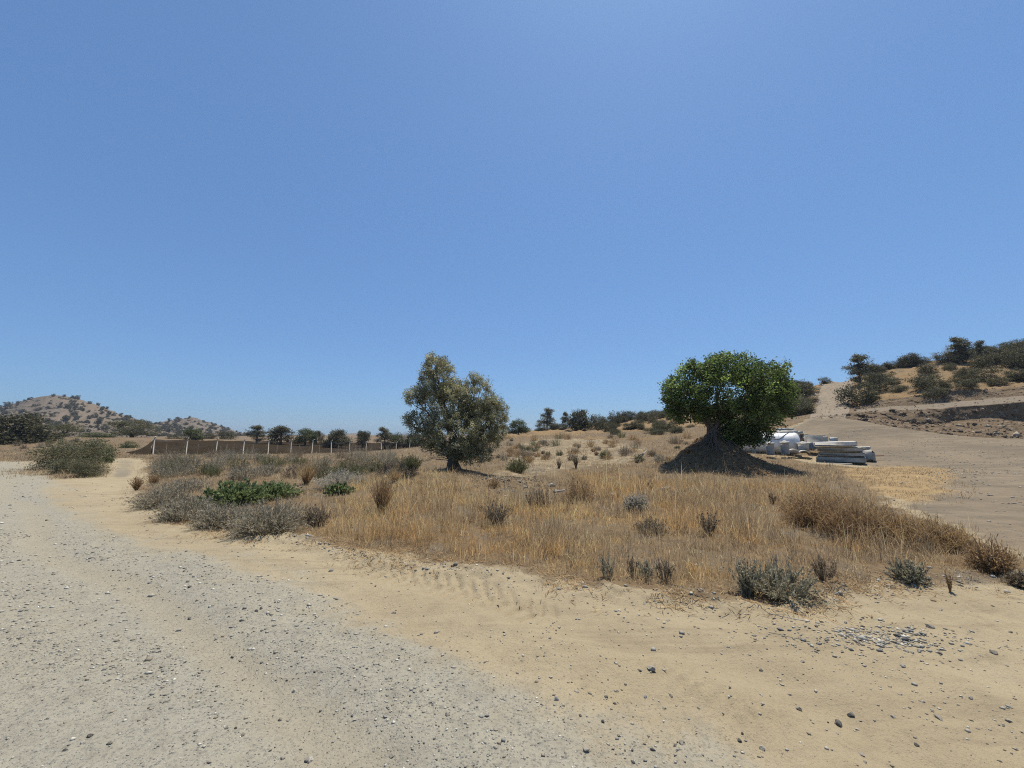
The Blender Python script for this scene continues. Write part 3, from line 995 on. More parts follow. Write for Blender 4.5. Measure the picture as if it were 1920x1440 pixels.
def broad_mesh(r, pal, w, L=.045, W=.03, n=5000, feather=False, low=False):
    B = [((0, 0, .52), (.38, .38, .42), 3)]
    for _ in range(10):
        a = r.uniform(0, 6.28)
        q = r.uniform(.13, .22)
        hz = r.uniform(.14, .86)
        R = .36 * math.sqrt(max(0, 1 - ((hz - .3) / .6) ** 2)) * r.uniform(.5, 1)
        B.append(((math.cos(a) * R, math.sin(a) * R, hz), (q * (1.3 if feather else 1), q, q * (.7 if feather else .95)), 1))
    for k in range(9 if low else 0):
        a = k * .7 + r.uniform(-.2, .2)
        B.append(((math.cos(a) * .33, math.sin(a) * .33, r.uniform(.12, .4)), (.2, .2, .2), 1))
    (V, F, C), _ = crown(B, n // 14, 14, .045, L, W, pal, w, r, up=.03, shell=.45)
    tb = MB()
    tb.tube([(0, 0, -.1), (.01, .01, .2), (0, 0, .5)], [.045, .035, .02], 6)
    for c, q, s in B:
        tb.tube(wiggle((0, 0, .2), c, 5, .05, r), np.linspace(.018, .005, 5), 4)
    return make_mesh('broad_crown', V, F, C), tb.mesh('broad_trunk', True)

rb = np.random.default_rng(77)
BUSHES = [bush_mesh('shrub', rb) for _ in range(5)]
FARB = [bush_mesh('far_shrub', rb, 1100, .095, .07, lobes=4, cr=.06, squash=.6) for _ in range(4)]
GREENB = [bush_mesh('green_shrub', rb, 3800, .042, .028, GREEN_P, GREEN_W) for _ in range(3)]
SAGEB = [bush_mesh('sage_shrub', rb, 5200, .055, .017, SAGE_P, SAGE_W, 7) for _ in range(3)]
PINES = [pine_mesh(rb, l) for l in (0, .08, -.06)]
BROADS = [broad_mesh(rb, GREEN_P, GREEN_W) for _ in range(2)] + [broad_mesh(rb, SHRUB_P, SHRUB_W, n=8000, low=True), broad_mesh(rb, SHRUB_P, SHRUB_W)]
FEATH = [broad_mesh(rb, SAGE_P, SAGE_W, .055, .016, 5200, True) for _ in range(2)]
for lst in (BUSHES, FARB, GREENB, SAGEB):
    for me in lst:
        me.materials.append(M_BUSH)

def put_bush(name, meshes, pos, wid, hei, label, group=None, cat='shrub', sink=.06):
    me = meshes[rb.integers(len(meshes))]
    o = obj(name, me, None, None, (pos[0], pos[1], pos[2] - sink * hei), (0, 0, rb.uniform(0, 6.28)), (wid * 1.05, wid * 1.05, hei * 1.05))
    return tag(o, label, cat, group)

def put_tree(name, pair, pos, wid, hei, label, group=None, cat='tree', rz=None):
    t = empty(name, pos, label, cat, group)
    t.rotation_euler = (0, 0, rb.uniform(0, 6.28) if rz is None else rz)
    t.scale = (wid * 1.1, wid * 1.1, hei)
    obj('trunk', pair[1], M_BARK, t)
    obj('crown', pair[0], M_BUSH, t)
    return t

def px_size(px, pos):
    return px / F_PX * pos[1]

# trees and bushes beyond the fence and around the berm: (kind, u, v base, width px, height px, distance, label)
far_list = [
    ('broad2', 28, 840, 104, 66, 52, 'big dark spreading tree at the left edge beside the road'),
    ('feath', 118, 823, 66, 30, 66, 'pale olive feathery tree beside the big dark tree'),
    ('feath', 246, 820, 70, 34, 75, 'pale olive feathery tree standing above the net fence end'),
    ('green', 172, 821, 40, 13, 64, 'low dark green bush on top of the earth berm'),
    ('green', 200, 821, 26, 9, 66, 'smaller green bush at the right end of the berm top'),
    ('green', 243, 841, 30, 17, 50, 'small round dark bush at the end of the net fence'),
    ('bush', 326, 826, 28, 13, 75, 'flat low bush behind the first fence posts'),
    ('broad0', 360, 827, 34, 27, 75, 'neat round dark tree behind the fence below the peaked hill'),
    ('bush', 388, 823, 26, 15, 95, 'dark bush right of the neat round tree'),
    ('bush', 425, 823, 32, 18, 95, 'dark bush at the foot of the peaked hill'),
    ('pine0', 481, 829, 52, 31, 78, 'light green pine with flat top behind the fence, leftmost pine'),
    ('broad3', 526, 829, 48, 30, 82, 'grey-green tree just right of the flat-topped pine'),
    ('broad1', 572, 830, 44, 26, 84, 'round green tree behind the middle of the fence'),
    ('broad3', 593, 830, 28, 22, 92, 'slim grey-green tree squeezed beside the round green tree'),
    ('broad2', 632, 831, 46, 26, 84, 'wide dark tree behind the fence, between the gaps'),
    ('broad3', 681, 831, 32, 23, 88, 'dark tree with a notched top behind the fence'),
    ('pine1', 722, 832, 44, 30, 86, 'pointed grey-green pine left of the olive tree'),
    ('broad0', 745, 832, 36, 22, 90, 'green tree beside the pointed pine'),
    ('broad2', 775, 832, 36, 20, 92, 'low dark tree half hidden behind the olive tree'),
]
MESHES = {'bush': BUSHES, 'green': GREENB, 'sage': SAGEB}
for kind, u, v, w, h, d, label in far_list:
    pos = P(u, v, d)
    pos[2] = min(pos[2], float(G(pos[0], pos[1])) + .1)
    hei = (P(u, v - h, d)[2] - pos[2])
    wid = w / F_PX * d
    if kind in MESHES:
        put_bush('bush', MESHES[kind], pos, wid, hei, label, 'vegetation beyond the fence')
    else:
        pr = {'b': BROADS, 'p': PINES, 'f': FEATH}[kind[0]]
        pr = pr[int(kind[-1])] if kind[-1].isdigit() else pr[rb.integers(2)]
        put_tree('pine_tree' if kind[0] == 'p' else 'tree', pr, pos, wid, hei, label, 'vegetation beyond the fence')

# bare twiggy trees
def bare_tree(pos, hei, wid, label, seed):
    r = np.random.default_rng(seed)
    t = empty('bare_tree', pos, label, 'tree')
    mb = MB()
    p = limb(mb, (0, 0, -.1), (wid * .1, 0, hei * .5), .05 * hei / 3, .03 * hei / 3, r, 6, .05)
    tr = obj('trunk', mb.mesh('trunk', True), M_DEAD, t)
    mb = MB()
    for _ in range(22):
        e = np.array([r.uniform(-.5, .5) * wid, r.uniform(-.3, .3) * wid, hei * r.uniform(.55, 1)])
        q = limb(mb, p[r.integers(2, 6)], e, .02 * hei / 3, .006, r, 6, .07, .05, 4)
        for _ in range(3):
            limb(mb, q[r.integers(2, 5)], e + r.normal(0, .14, 3) * wid, .009, .004, r, 4, .08, 0, 4)
    obj('twigs', mb.mesh('twigs', True), M_DEAD, t)
for u, v, d, w, h, label in ((757, 832, 84, 14, 24, 'leafless pale tree just left of the olive tree crown'),):
    p = P(u, v, d)
    bare_tree(p, px_size(h, p), px_size(w, p), label, 5)
for u, v, w, h, label in ((1758, 681, 26, 22, 'leafless grey tree leaning on the right ridge'), (1782, 676, 22, 28, 'taller leafless grey tree beside the ridge pine')):
    p = on_hill(u, v)
    bare_tree(p, px_size(h, p), px_size(w, p), label, u)

def bank_rubble():
    r = np.random.default_rng(818)
    n = 2600
    sel = np.nonzero((HU > 1530) & (HU < 2000))[0]
    rows = np.nonzero((HT[:, 0] > -.4) & (HT[:, 0] < 4.2))[0]
    j = r.integers(sel[0], sel[-1], n)
    i = rows[(r.uniform(0, 1, n) ** 1.4 * (len(rows) - 1)).astype(int)]
    q = HV[i, j] + (HV[i, j + 1] - HV[i, j]) * r.uniform(0, 1, (n, 1)) + (HV[i + 1, j] - HV[i, j]) * r.uniform(0, 1, (n, 1))
    sz = .04 * r.lognormal(0, .65, n)
    ico = np.array([(1, 0, 0), (-1, 0, 0), (0, 1, 0), (0, -1, 0), (0, 0, 1), (0, 0, -1)], float)
    fo = np.array([(0, 2, 4), (2, 1, 4), (1, 3, 4), (3, 0, 4), (2, 0, 5), (1, 2, 5), (3, 1, 5), (0, 3, 5)])
    V = ico[None] * sz[:, None, None] * r.uniform(.5, 1.2, (n, 6, 1)) + r.normal(0, .2, (n, 6, 3)) * sz[:, None, None] + q[:, None]
    col = pick_cols([(.15, .115, .08), (.20, .155, .11), (.30, .25, .19), (.09, .07, .052)], [3, 3, 1, 2], n, r, .15)
    m, t, b = mat('bank_clod', .95, .1)
    t.links.new(NT(t).n('ShaderNodeAttribute', attribute_name='Col').outputs['Color'], b.inputs['Base Color'])
    o = obj('rubble', make_mesh('rubble', V.reshape(-1, 3), (np.arange(n)[:, None, None] * 6 + fo[None]).reshape(-1, 3), np.repeat(col, 6, 0)), m)
    tag(o, 'brown clods and small stones strewn over the excavated bank', 'rubble', kind='stuff')
bank_rubble()

# shrubs of the two far hills
def hill_shrubs(VU, n, group, label, seed, size, urange):
    V, U = VU
    r = np.random.default_rng(seed)
    ids = np.nonzero((U > urange[0]) & (U < urange[1]))[0]
    k = 0
    pts = []
    while k < n:
        j = r.integers(ids[0], ids[-1])
        i = 8 + (V.shape[0] - 12.2) * r.uniform() ** .75
        i0 = int(i)
        q = V[i0, j] + (V[i0 + 1, j] - V[i0, j]) * (i - i0) + (V[i0, j + 1] - V[i0, j]) * r.uniform()
        if vnoise(q[0] / 22, q[1] / 30, seed) < .3 and r.uniform() < .7:
            continue
        if pts and min(np.hypot(*(np.array(pts)[:, :2] - q[:2]).T)) < size * .55:
            continue
        pts.append(q)
        w = size * r.lognormal(0, .3)
        put_bush('hill_shrub', FARB, q, w, w * r.uniform(.75, 1.0), label, group, sink=.1)
        k += 1
hill_shrubs(HILL_A, 290, 'shrubs dotted over the rounded hill', 'dark shrub dotted on the slope of the rounded far hill', 301, 2.7, (-60, 345))
hill_shrubs(HILL_B, 95, 'shrubs dotted over the peaked hill', 'dark shrub dotted on the slope of the smaller peaked hill', 311, 3.2, (280, 470))

def hill_scrub(parts, label, seed):
    r = np.random.default_rng(seed)
    VV, FF, CC, off = [], [], [], 0
    for (V, U), n, rng_u, size in parts:
        ids = np.nonzero((U > rng_u[0]) & (U < rng_u[1]))[0]
        j = r.integers(ids[0], ids[-1], n)
        i = 6 + ((V.shape[0] - 11) * r.uniform(0, 1, n) ** .8).astype(int)
        c = V[i, j] + (V[i, j + 1] - V[i, j]) * r.uniform(0, 1, (n, 1)) + (V[i + 1, j] - V[i, j]) * r.uniform(0, 1, (n, 1))
        k = np.repeat(np.arange(n), 40)
        w = (size * r.lognormal(0, .4, n))[k][:, None]
        d = sph(len(k), r) * [1, 1, .7]
        d[:, 2] = np.abs(d[:, 2])
        col = pick_cols(SHRUB_P, SHRUB_W, n, r, .2)[k]
        a, b, e = leaves(c[k] + d * w * .5, sph(len(k), r), sph(len(k), r), w[:, 0] * .3, w[:, 0] * .22, col)
        VV.append(a); FF.append(b + off); CC.append(e); off += len(a)
    o = obj('hill_scrub', make_mesh('hill_scrub', np.concatenate(VV), np.concatenate(FF), np.concatenate(CC)), M_BUSH)
    tag(o, label, 'scrub', kind='stuff')
hill_scrub([(HILL_A, 620, (-200, 400), 1.5), (HILL_B, 220, (260, 480), 1.8)], 'fine low scrub speckling the two far hills', 321)

# hillside on the right: named bushes and pines first, then the many look-alikes
for kind, u, v, w, h, label in [
    ('pine0', 1614, 722, 62, 58, 'tall layered pine beside the top of the pale ramp'),
    ('bush', 1611, 757, 62, 50, 'large round dark bush at the right edge of the pale ramp'),
    ('bush', 1650, 734, 40, 42, 'dark bush tucked behind the round bush by the ramp'),
    ('bush', 1547, 719, 22, 14, 'single dark bush on the crest of the pale ramp'),
    ('pine1', 1806, 680, 52, 50, 'tall open pine on the right skyline'),
    ('pine2', 1842, 676, 34, 38, 'smaller pale pine next to the skyline pine'),
    ('bush', 1885, 680, 46, 36, 'big dark bush on the right skyline past the pines'),
    ('bush', 1918, 690, 48, 52, 'tallest dark bush cut by the right picture edge'),
    ('bush', 1742, 728, 56, 30, 'wide dark green bush in the middle of the right slope'),
    ('bush', 1754, 744, 42, 24, 'dark bush hanging over the upper earth cut'),
    ('bush', 1810, 729, 36, 22, 'round bush on the open straw slope'),
    ('bush', 1908, 713, 38, 26, 'dark bush near the right edge above the straw patch'),
    ('pine2', 1026, 802, 44, 38, 'pale airy pine on the low ridge left of the carob'),
    ('pine0', 1060, 803, 26, 30, 'thin light pine between the ridge bushes'),
    ('broad0', 972, 814, 36, 30, 'dark round tree right behind the olive crown'),
    ('broad2', 1088, 806, 44, 38, 'dark wide tree at the middle of the low ridge'),
    ('bush', 1122, 807, 34, 34, 'dense dark bush on the low ridge under the skyline'),
    ('bush', 1154, 799, 24, 33, 'narrow upright dark bush on the ridge'),
]:
    pos = on_hill(u, v)
    if kind == 'bush':
        put_bush('shrub', BUSHES, pos, px_size(w, pos), px_size(h, pos), label, 'bushes on the scrub hillside')
    else:
        pr = {'b': BROADS, 'p': PINES}[kind[0]][int(kind[-1])]
        put_tree('pine_tree' if kind[0] == 'p' else 'tree', pr, pos, px_size(w, pos), px_size(h, pos), label, 'trees on the scrub hillside')

def scatter_hill(n, box, wpx, seed, label, group, crest=False):
    r = np.random.default_rng(seed)
    for _ in range(n):
        u = r.uniform(box[0], box[1])
        i = int(np.clip(round((u - HU[0]) / (HU[1] - HU[0])), 0, len(HU) - 1))
        top, low = HK[-1][0][i], HK[4][0][i] if u > 1600 else HK[2][0][i]
        t = r.uniform() ** box[2]
        if crest:
            t = r.uniform(0, .12)
        v = top + (low - top) * t * .93 + 1
        if 1512 < u < 1600 and not crest and t > .04:
            continue
        pos = on_hill(u, v)
        w = r.uniform(*wpx) / F_PX * pos[1]
        put_bush('shrub', BUSHES, pos, w, w * r.uniform(.5, .8), label, group)
scatter_hill(40, (1630, 1935, 1.3), (18, 42), 401, 'dark evergreen shrub among many on the right hillside', 'shrubs on the right hillside')
scatter_hill(22, (1640, 1935, 1.0), (16, 32), 402, 'dark shrub along the right skyline ridge', 'shrubs along the right ridge', True)
scatter_hill(42, (1440, 1524, 1.0), (26, 44), 403, 'dark shrub in the thicket between carob tree and ramp', 'thicket beside the pale ramp')
scatter_hill(60, (1130, 1440, 1.4), (16, 34), 404, 'dark shrub on the slope behind the carob tree', 'shrubs behind the carob tree')
scatter_hill(30, (950, 1300, .8), (12, 26), 405, 'small dark shrub along the low middle ridge', 'shrubs along the middle ridge', True)

# bushes beside the track on the left
for kind, u, v, w, h, label in [
    ('sage', 104, 880, 70, 52, 'sprawling grey-green bush nearest the road on the left'),
    ('sage', 140, 872, 84, 58, 'tall grey-green bush in the middle of the left thicket'),
    ('green', 178, 868, 54, 52, 'dark green bush at the back of the left thicket by the track'),
    ('sage', 130, 888, 52, 34, 'low olive bush at the front of the left thicket'),
    ('sage', 168, 893, 54, 42, 'brownish green rounded bush at the fork of the track'),
    ('green', 204, 866, 14, 14, 'little bright bush beside the track crest'),
    ('sage', 196, 852, 28, 22, 'small grey bush behind the track crest'),
]:
    p = hit(u, v)
    put_bush('bush', MESHES[kind], p, px_size(w, p), px_size(h, p), label, 'bushes beside the dirt track')

# ------------------------------------------------------------------ field plants, one by one
def stem_plant(name, u, v, wpx, hpx, label, pal, w, n, leafy=0, stiff=.5, lw=.005, seed=0, cat='shrub', group=None, leafL=.03, leafW=.008, lo=.15, wild=.05):
    """stems fanning out from a crown at the ground into a dome; optional small leaves along them"""
    r = np.random.default_rng(seed + int(u) * 7 + int(v))
    p = hit(u, v)
    R, H = wpx / 2 / F_PX * p[1] * 1.1, hpx / F_PX * p[1] * 1.08
    th = r.uniform(0, 2 * math.pi, n)
    el = np.arccos(r.uniform(lo, 1, n))
    if stiff > .9:
        q = r.uniform(0, 1, n) ** .7
        tip = np.stack([np.cos(th) * R * q, np.sin(th) * R * q, H * (1 - .35 * q ** 2)], -1) * r.uniform(.45, 1.05, n)[:, None]
    else:
        tip = np.stack([np.cos(th) * np.sin(el) * R, np.sin(th) * np.sin(el) * R, np.cos(el) * H], -1) * r.uniform(.6, 1.05, n)[:, None]
    b = np.stack([np.cos(th), np.sin(th), 0 * th], -1) * ((.1 if stiff > .9 else .32) * R * r.uniform(0, 1, n) ** .5)[:, None]
    b[:, 2] = -.03
    mid = b + (tip - b) * .5 + r.normal(0, wild, (n, 3)) * R + [0, 0, .06 * H]
    fa = r.uniform(0, math.pi, n)
    sd = np.stack([np.cos(fa), np.sin(fa), r.uniform(-.5, .5, n)], -1) * (lw * p[1] ** .3 * .6)
    col = pick_cols(pal, w, n, r, .15)
    V = np.stack([b - sd, b + sd, mid - sd * .8, mid + sd * .8, tip - sd * .3, tip + sd * .3], 1).reshape(-1, 3)
    i = np.arange(n)[:, None] * 6
    F = np.concatenate([i + [0, 1, 3, 2], i + [2, 3, 5, 4]], 1).reshape(-1, 4)
    root = empty(name, p, label, cat, group)
    obj('stems', make_mesh('stems', V, F, np.repeat(col, 6, 0)), M_DRY, root)
    if leafy:
        k = np.repeat(np.arange(n), leafy)
        t = r.uniform(.35, 1.02, len(k))[:, None]
        pos = np.where(t < .5, b[k] + (mid[k] - b[k]) * t * 2, mid[k] + (tip[k] - mid[k]) * (t - .5) * 2) + r.normal(0, .025, (len(k), 3)) * R
        al = unit(tip[k] - b[k]) + r.normal(0, .6, (len(k), 3))
        s = p[1] ** .25
        lv = leaves(pos, al, sph(len(k), r), leafL * s * r.uniform(.6, 1.4, len(k)), leafW * s * r.uniform(.7, 1.3, len(k)), np.clip(pick_cols(pal, w, len(k), r, .2), 0, 1))
        obj('foliage', make_mesh('foliage', *lv), M_BUSH, root)
    return root

GRY = (GREYS_P, GREYS_W)
BRN = ([(.40, .27, .14), (.31, .205, .11), (.46, .32, .17), (.22, .155, .095)], [3, 3, 2, 2])
STR = ([(.46, .33, .17), (.38, .26, .13), (.30, .20, .11)], [3, 3, 2])
DRK = ([(.22, .175, .12), (.29, .23, .155), (.165, .13, .09)], [3, 2, 2])
LGR = ([(.16, .20, .08), (.21, .26, .11), (.115, .15, .06)], [3, 2, 2])
OLV = ([(.13, .14, .065), (.17, .165, .085), (.10, .10, .05)], [3, 2, 2])
PAL_ = ([(.40, .365, .29), (.48, .44, .355), (.31, .28, .215)], [3, 2, 2])
SIL = ([(.31, .285, .20), (.235, .22, .15), (.40, .37, .27)], [3, 3, 1])
for nm, u, v, w, h, label, pal, n, leafy, kw in [
    ('grey_shrub', 303, 950, 104, 38, 'low grey shrub at the left tip of the scrub patch', GRY, 330, 9, {}),
    ('grey_shrub', 352, 972, 116, 40, 'wide grey shrub on the road verge below the green creeper', GRY, 380, 9, {}),
    ('grey_shrub', 418, 986, 112, 42, 'grey shrub between the verge and the green creeper', GRY, 360, 9, {}),
    ('grey_shrub', 505, 998, 150, 58, 'largest grey twiggy shrub leaning over the road verge', GRY, 560, 9, {}),
    ('grey_shrub', 590, 986, 54, 36, 'small dark grey shrub beside the largest grey shrub', DRK, 240, 7, {}),
    ('grey_shrub', 640, 912, 100, 30, 'pale silver grey cushion shrub left of the olive tree', PAL_, 460, 10, {}),
    ('grey_shrub', 345, 922, 90, 26, 'grey shrub at the back of the scrub tip', GRY, 280, 8, {}),
    ('green_creeper', 440, 946, 112, 40, 'bright green leafy creeper among grey shrubs', LGR, 340, 18, dict(leafL=.045, leafW=.026)),
    ('green_creeper', 512, 934, 104, 28, 'thinner trailing green creeper right of the bright one', LGR, 220, 13, dict(leafL=.042, leafW=.024)),
    ('green_plant', 636, 928, 52, 22, 'small green plant below the pale cushion shrub', LGR, 160, 14, dict(leafL=.045, leafW=.028)),
    ('straw_tuft', 575, 908, 50, 46, 'tall straw coloured tuft behind the grey shrubs', STR, 260, 0, dict(stiff=.95)),
    ('brown_tuft', 716, 962, 62, 70, 'tall brown broom-like tuft on the grassy hump', BRN, 340, 2, dict(stiff=.95, leafL=.02, leafW=.005)),
    ('green_shrub', 652, 893, 88, 30, 'olive green shrub mound in front of the net fence', OLV, 320, 10, {}),
    ('green_shrub', 512, 874, 66, 22, 'dark green low shrub in the middle of the left field', OLV, 240, 10, {}),
    ('green_shrub', 562, 872, 40, 16, 'small dark green shrub right of the middle field shrub', OLV, 180, 9, {}),
    ('green_shrub', 772, 890, 42, 36, 'spiky green shrub touching the left side of the olive', OLV, 260, 8, dict(stiff=.95)),
    ('green_shrub', 330, 872, 40, 14, 'low green shrub beside the track crest', OLV, 160, 8, {}),
    ('brown_tuft', 256, 918, 28, 24, 'reddish brown tuft at the corner of the track', BRN, 130, 3, dict(stiff=.95)),
    ('brown_tuft', 288, 908, 30, 18, 'second reddish brown tuft behind the corner tuft', BRN, 120, 3, dict(stiff=.95)),
    ('green_shrub', 970, 886, 50, 30, 'green spiky shrub on bare ground right of the olive', OLV, 300, 8, {}),
    ('dead_thistle', 1048, 879, 20, 19, 'dead branching thistle on the bare ground', DRK, 50, 4, dict(stiff=.95, lw=.008)),
    ('dead_thistle', 1080, 877, 18, 26, 'taller upright dead thistle on the bare ground', DRK, 60, 8, dict(stiff=.95, lw=.008)),
    ('brown_scrub', 988, 856, 42, 15, 'low brown scrub clump on the pale slope', DRK, 160, 6, {}),
    ('brown_scrub', 1018, 851, 10, 7, 'tiny round brown scrub on the pale slope', DRK, 80, 6, {}),
    ('grey_cushion', 1193, 955, 52, 29, 'round pale grey cushion plant in the golden grass', PAL_, 420, 7, {}),
    ('grey_cushion', 1269, 935, 24, 15, 'small grey cushion plant below the carob mound', PAL_, 200, 6, {}),
    ('grey_cushion', 1219, 916, 14, 15, 'tiny dark grey cushion plant left of the carob shadow', GRY, 120, 6, {}),
    ('dark_bush', 1008, 952, 58, 40, 'dark dry bush below the rubble by the olive tree', DRK, 260, 3, dict(wild=.15)),
    ('brown_bush', 1088, 942, 66, 46, 'reddish brown dry bush in the middle of the grass', BRN, 300, 4, dict(wild=.15)),
    ('brown_bush', 926, 916, 26, 18, 'small brown dry bush beneath the olive crown', BRN, 160, 4, {}),
    ('dark_bush', 930, 985, 70, 44, 'dark grey-brown dry weeds in front of the olive mound', DRK, 190, 3, dict(stiff=.95, wild=.15)),
    ('dark_bush', 1222, 998, 66, 22, 'dark matted weed clump in the golden grass', DRK, 200, 3, dict(wild=.2)),
    ('dark_weed', 1330, 1006, 42, 44, 'dark seed-headed weed standing above the grass', DRK, 46, 12, dict(stiff=.95, leafL=.02, leafW=.014)),
    ('dark_weed', 1448, 945, 22, 22, 'small dark seed-headed weed in the right-hand grass', DRK, 30, 10, dict(stiff=.95, leafL=.02, leafW=.014)),
    ('twig_bush', 1530, 985, 120, 66, 'big tangled bush of dry brown twigs', BRN, 420, 9, dict(leafL=.10, leafW=.0035, wild=.22)),
    ('twig_bush', 1610, 1005, 130, 66, 'tangled brown twig bush right of the biggest one', BRN, 420, 9, dict(leafL=.10, leafW=.0035, wild=.22)),
    ('twig_bush', 1690, 1020, 120, 58, 'thorny dry twig bush at the edge of the bare pad', STR, 320, 9, dict(leafL=.10, leafW=.0035, wild=.22)),
    ('twig_bush', 1770, 1034, 90, 52, 'sparse dry twig bush reaching over the bare pad', STR, 300, 9, dict(leafL=.10, leafW=.0035, wild=.22)),
    ('twig_bush', 1860, 1072, 74, 60, 'rounded brown dry bush at the right corner of the patch', BRN, 420, 4, {}),
    ('grey_shrub', 1916, 1102, 50, 26, 'small grey shrub cut by the right picture edge', DRK, 220, 6, {}),
    ('silver_thistle', 1462, 1124, 130, 66, 'silvery grey thistle plant with curling leaves at the verge', SIL, 130, 20, dict(leafL=.03, leafW=.008, lw=.008)),
    ('silver_thistle', 1402, 1118, 60, 62, 'upright grey-green thistle left of the silvery thistle', SIL, 60, 20, dict(leafL=.026, leafW=.007, stiff=.95, lw=.007)),
    ('silver_thistle', 1706, 1092, 66, 40, 'smaller blue-grey thistle near the right corner', SIL, 90, 18, dict(leafL=.028, leafW=.008, lw=.007)),
    ('thistle_stalk', 1138, 1086, 44, 42, 'dark thistle stalk at the grass edge, first of the row', SIL, 22, 34, dict(stiff=.95, leafL=.02, leafW=.004, wild=.2)),
    ('thistle_stalk', 1186, 1082, 34, 34, 'thin dark thistle stalk next along the grass edge', DRK, 14, 30, dict(stiff=.95, leafL=.02, leafW=.004, wild=.2)),
    ('thistle_stalk', 1212, 1084, 46, 36, 'bushy grey thistle stalk in the grass edge row', SIL, 22, 34, dict(stiff=.95, leafL=.02, leafW=.004, wild=.2)),
    ('thistle_stalk', 1246, 1088, 44, 34, 'darkest thistle stalk at the right of the row', DRK, 26, 30, dict(stiff=.95, leafL=.02, leafW=.004, wild=.2)),
    ('thistle_stalk', 1546, 1092, 56, 46, 'brown upright stalks just right of the silvery thistle', DRK, 40, 22, dict(stiff=.95, leafL=.02, leafW=.004, wild=.2)),
    ('thistle_stalk', 1782, 1112, 16, 36, 'lone thin dry stalk on the sand near the corner', STR, 10, 14, dict(stiff=.95, leafL=.025, leafW=.008)),
    ('brown_tuft', 740, 905, 40, 26, 'golden brown tuft on the crest of the hump', STR, 200, 0, dict(stiff=.95)),
]:
    stem_plant(nm, u, v, w, h, label, *pal, n, leafy, **kw, cat='plant' if 'thist' in nm or 'creeper' in nm or 'weed' in nm or 'tuft' in nm or 'cushion' in nm else 'shrub')

# small scrub of the bare slope and the back of the left field: look-alikes
def small_scrub(n, box, label, group, seed, pals, wr):
    r = np.random.default_rng(seed)
    for i in range(n):
        u, v = r.uniform(box[0], box[1]), r.uniform(box[2], box[3])
        wpx = r.uniform(*wr)
        stem_plant('scrub', u, v, wpx, wpx * r.uniform(.45, .7), label, *pals[r.integers(len(pals))], 90, 6, seed=i, group=group)
small_scrub(70, (930, 1290, 818, 868), 'small scrub tuft dotted on the pale slope behind the olive', 'scrub tufts on the pale slope', 501, [DRK, OLV, GRY, BRN, STR], (9, 30))
small_scrub(95, (290, 780, 856, 900), 'low dull scrub clump in the field before the fence', 'scrub clumps in the left field', 502, [GRY, OLV, DRK, GRY], (22, 50))

small_scrub(16, (15, 205, 828, 846), 'small dull scrub tuft on the brown berm by the road', 'scrub tufts on the berm', 503, [GRY, OLV, DRK], (10, 24))

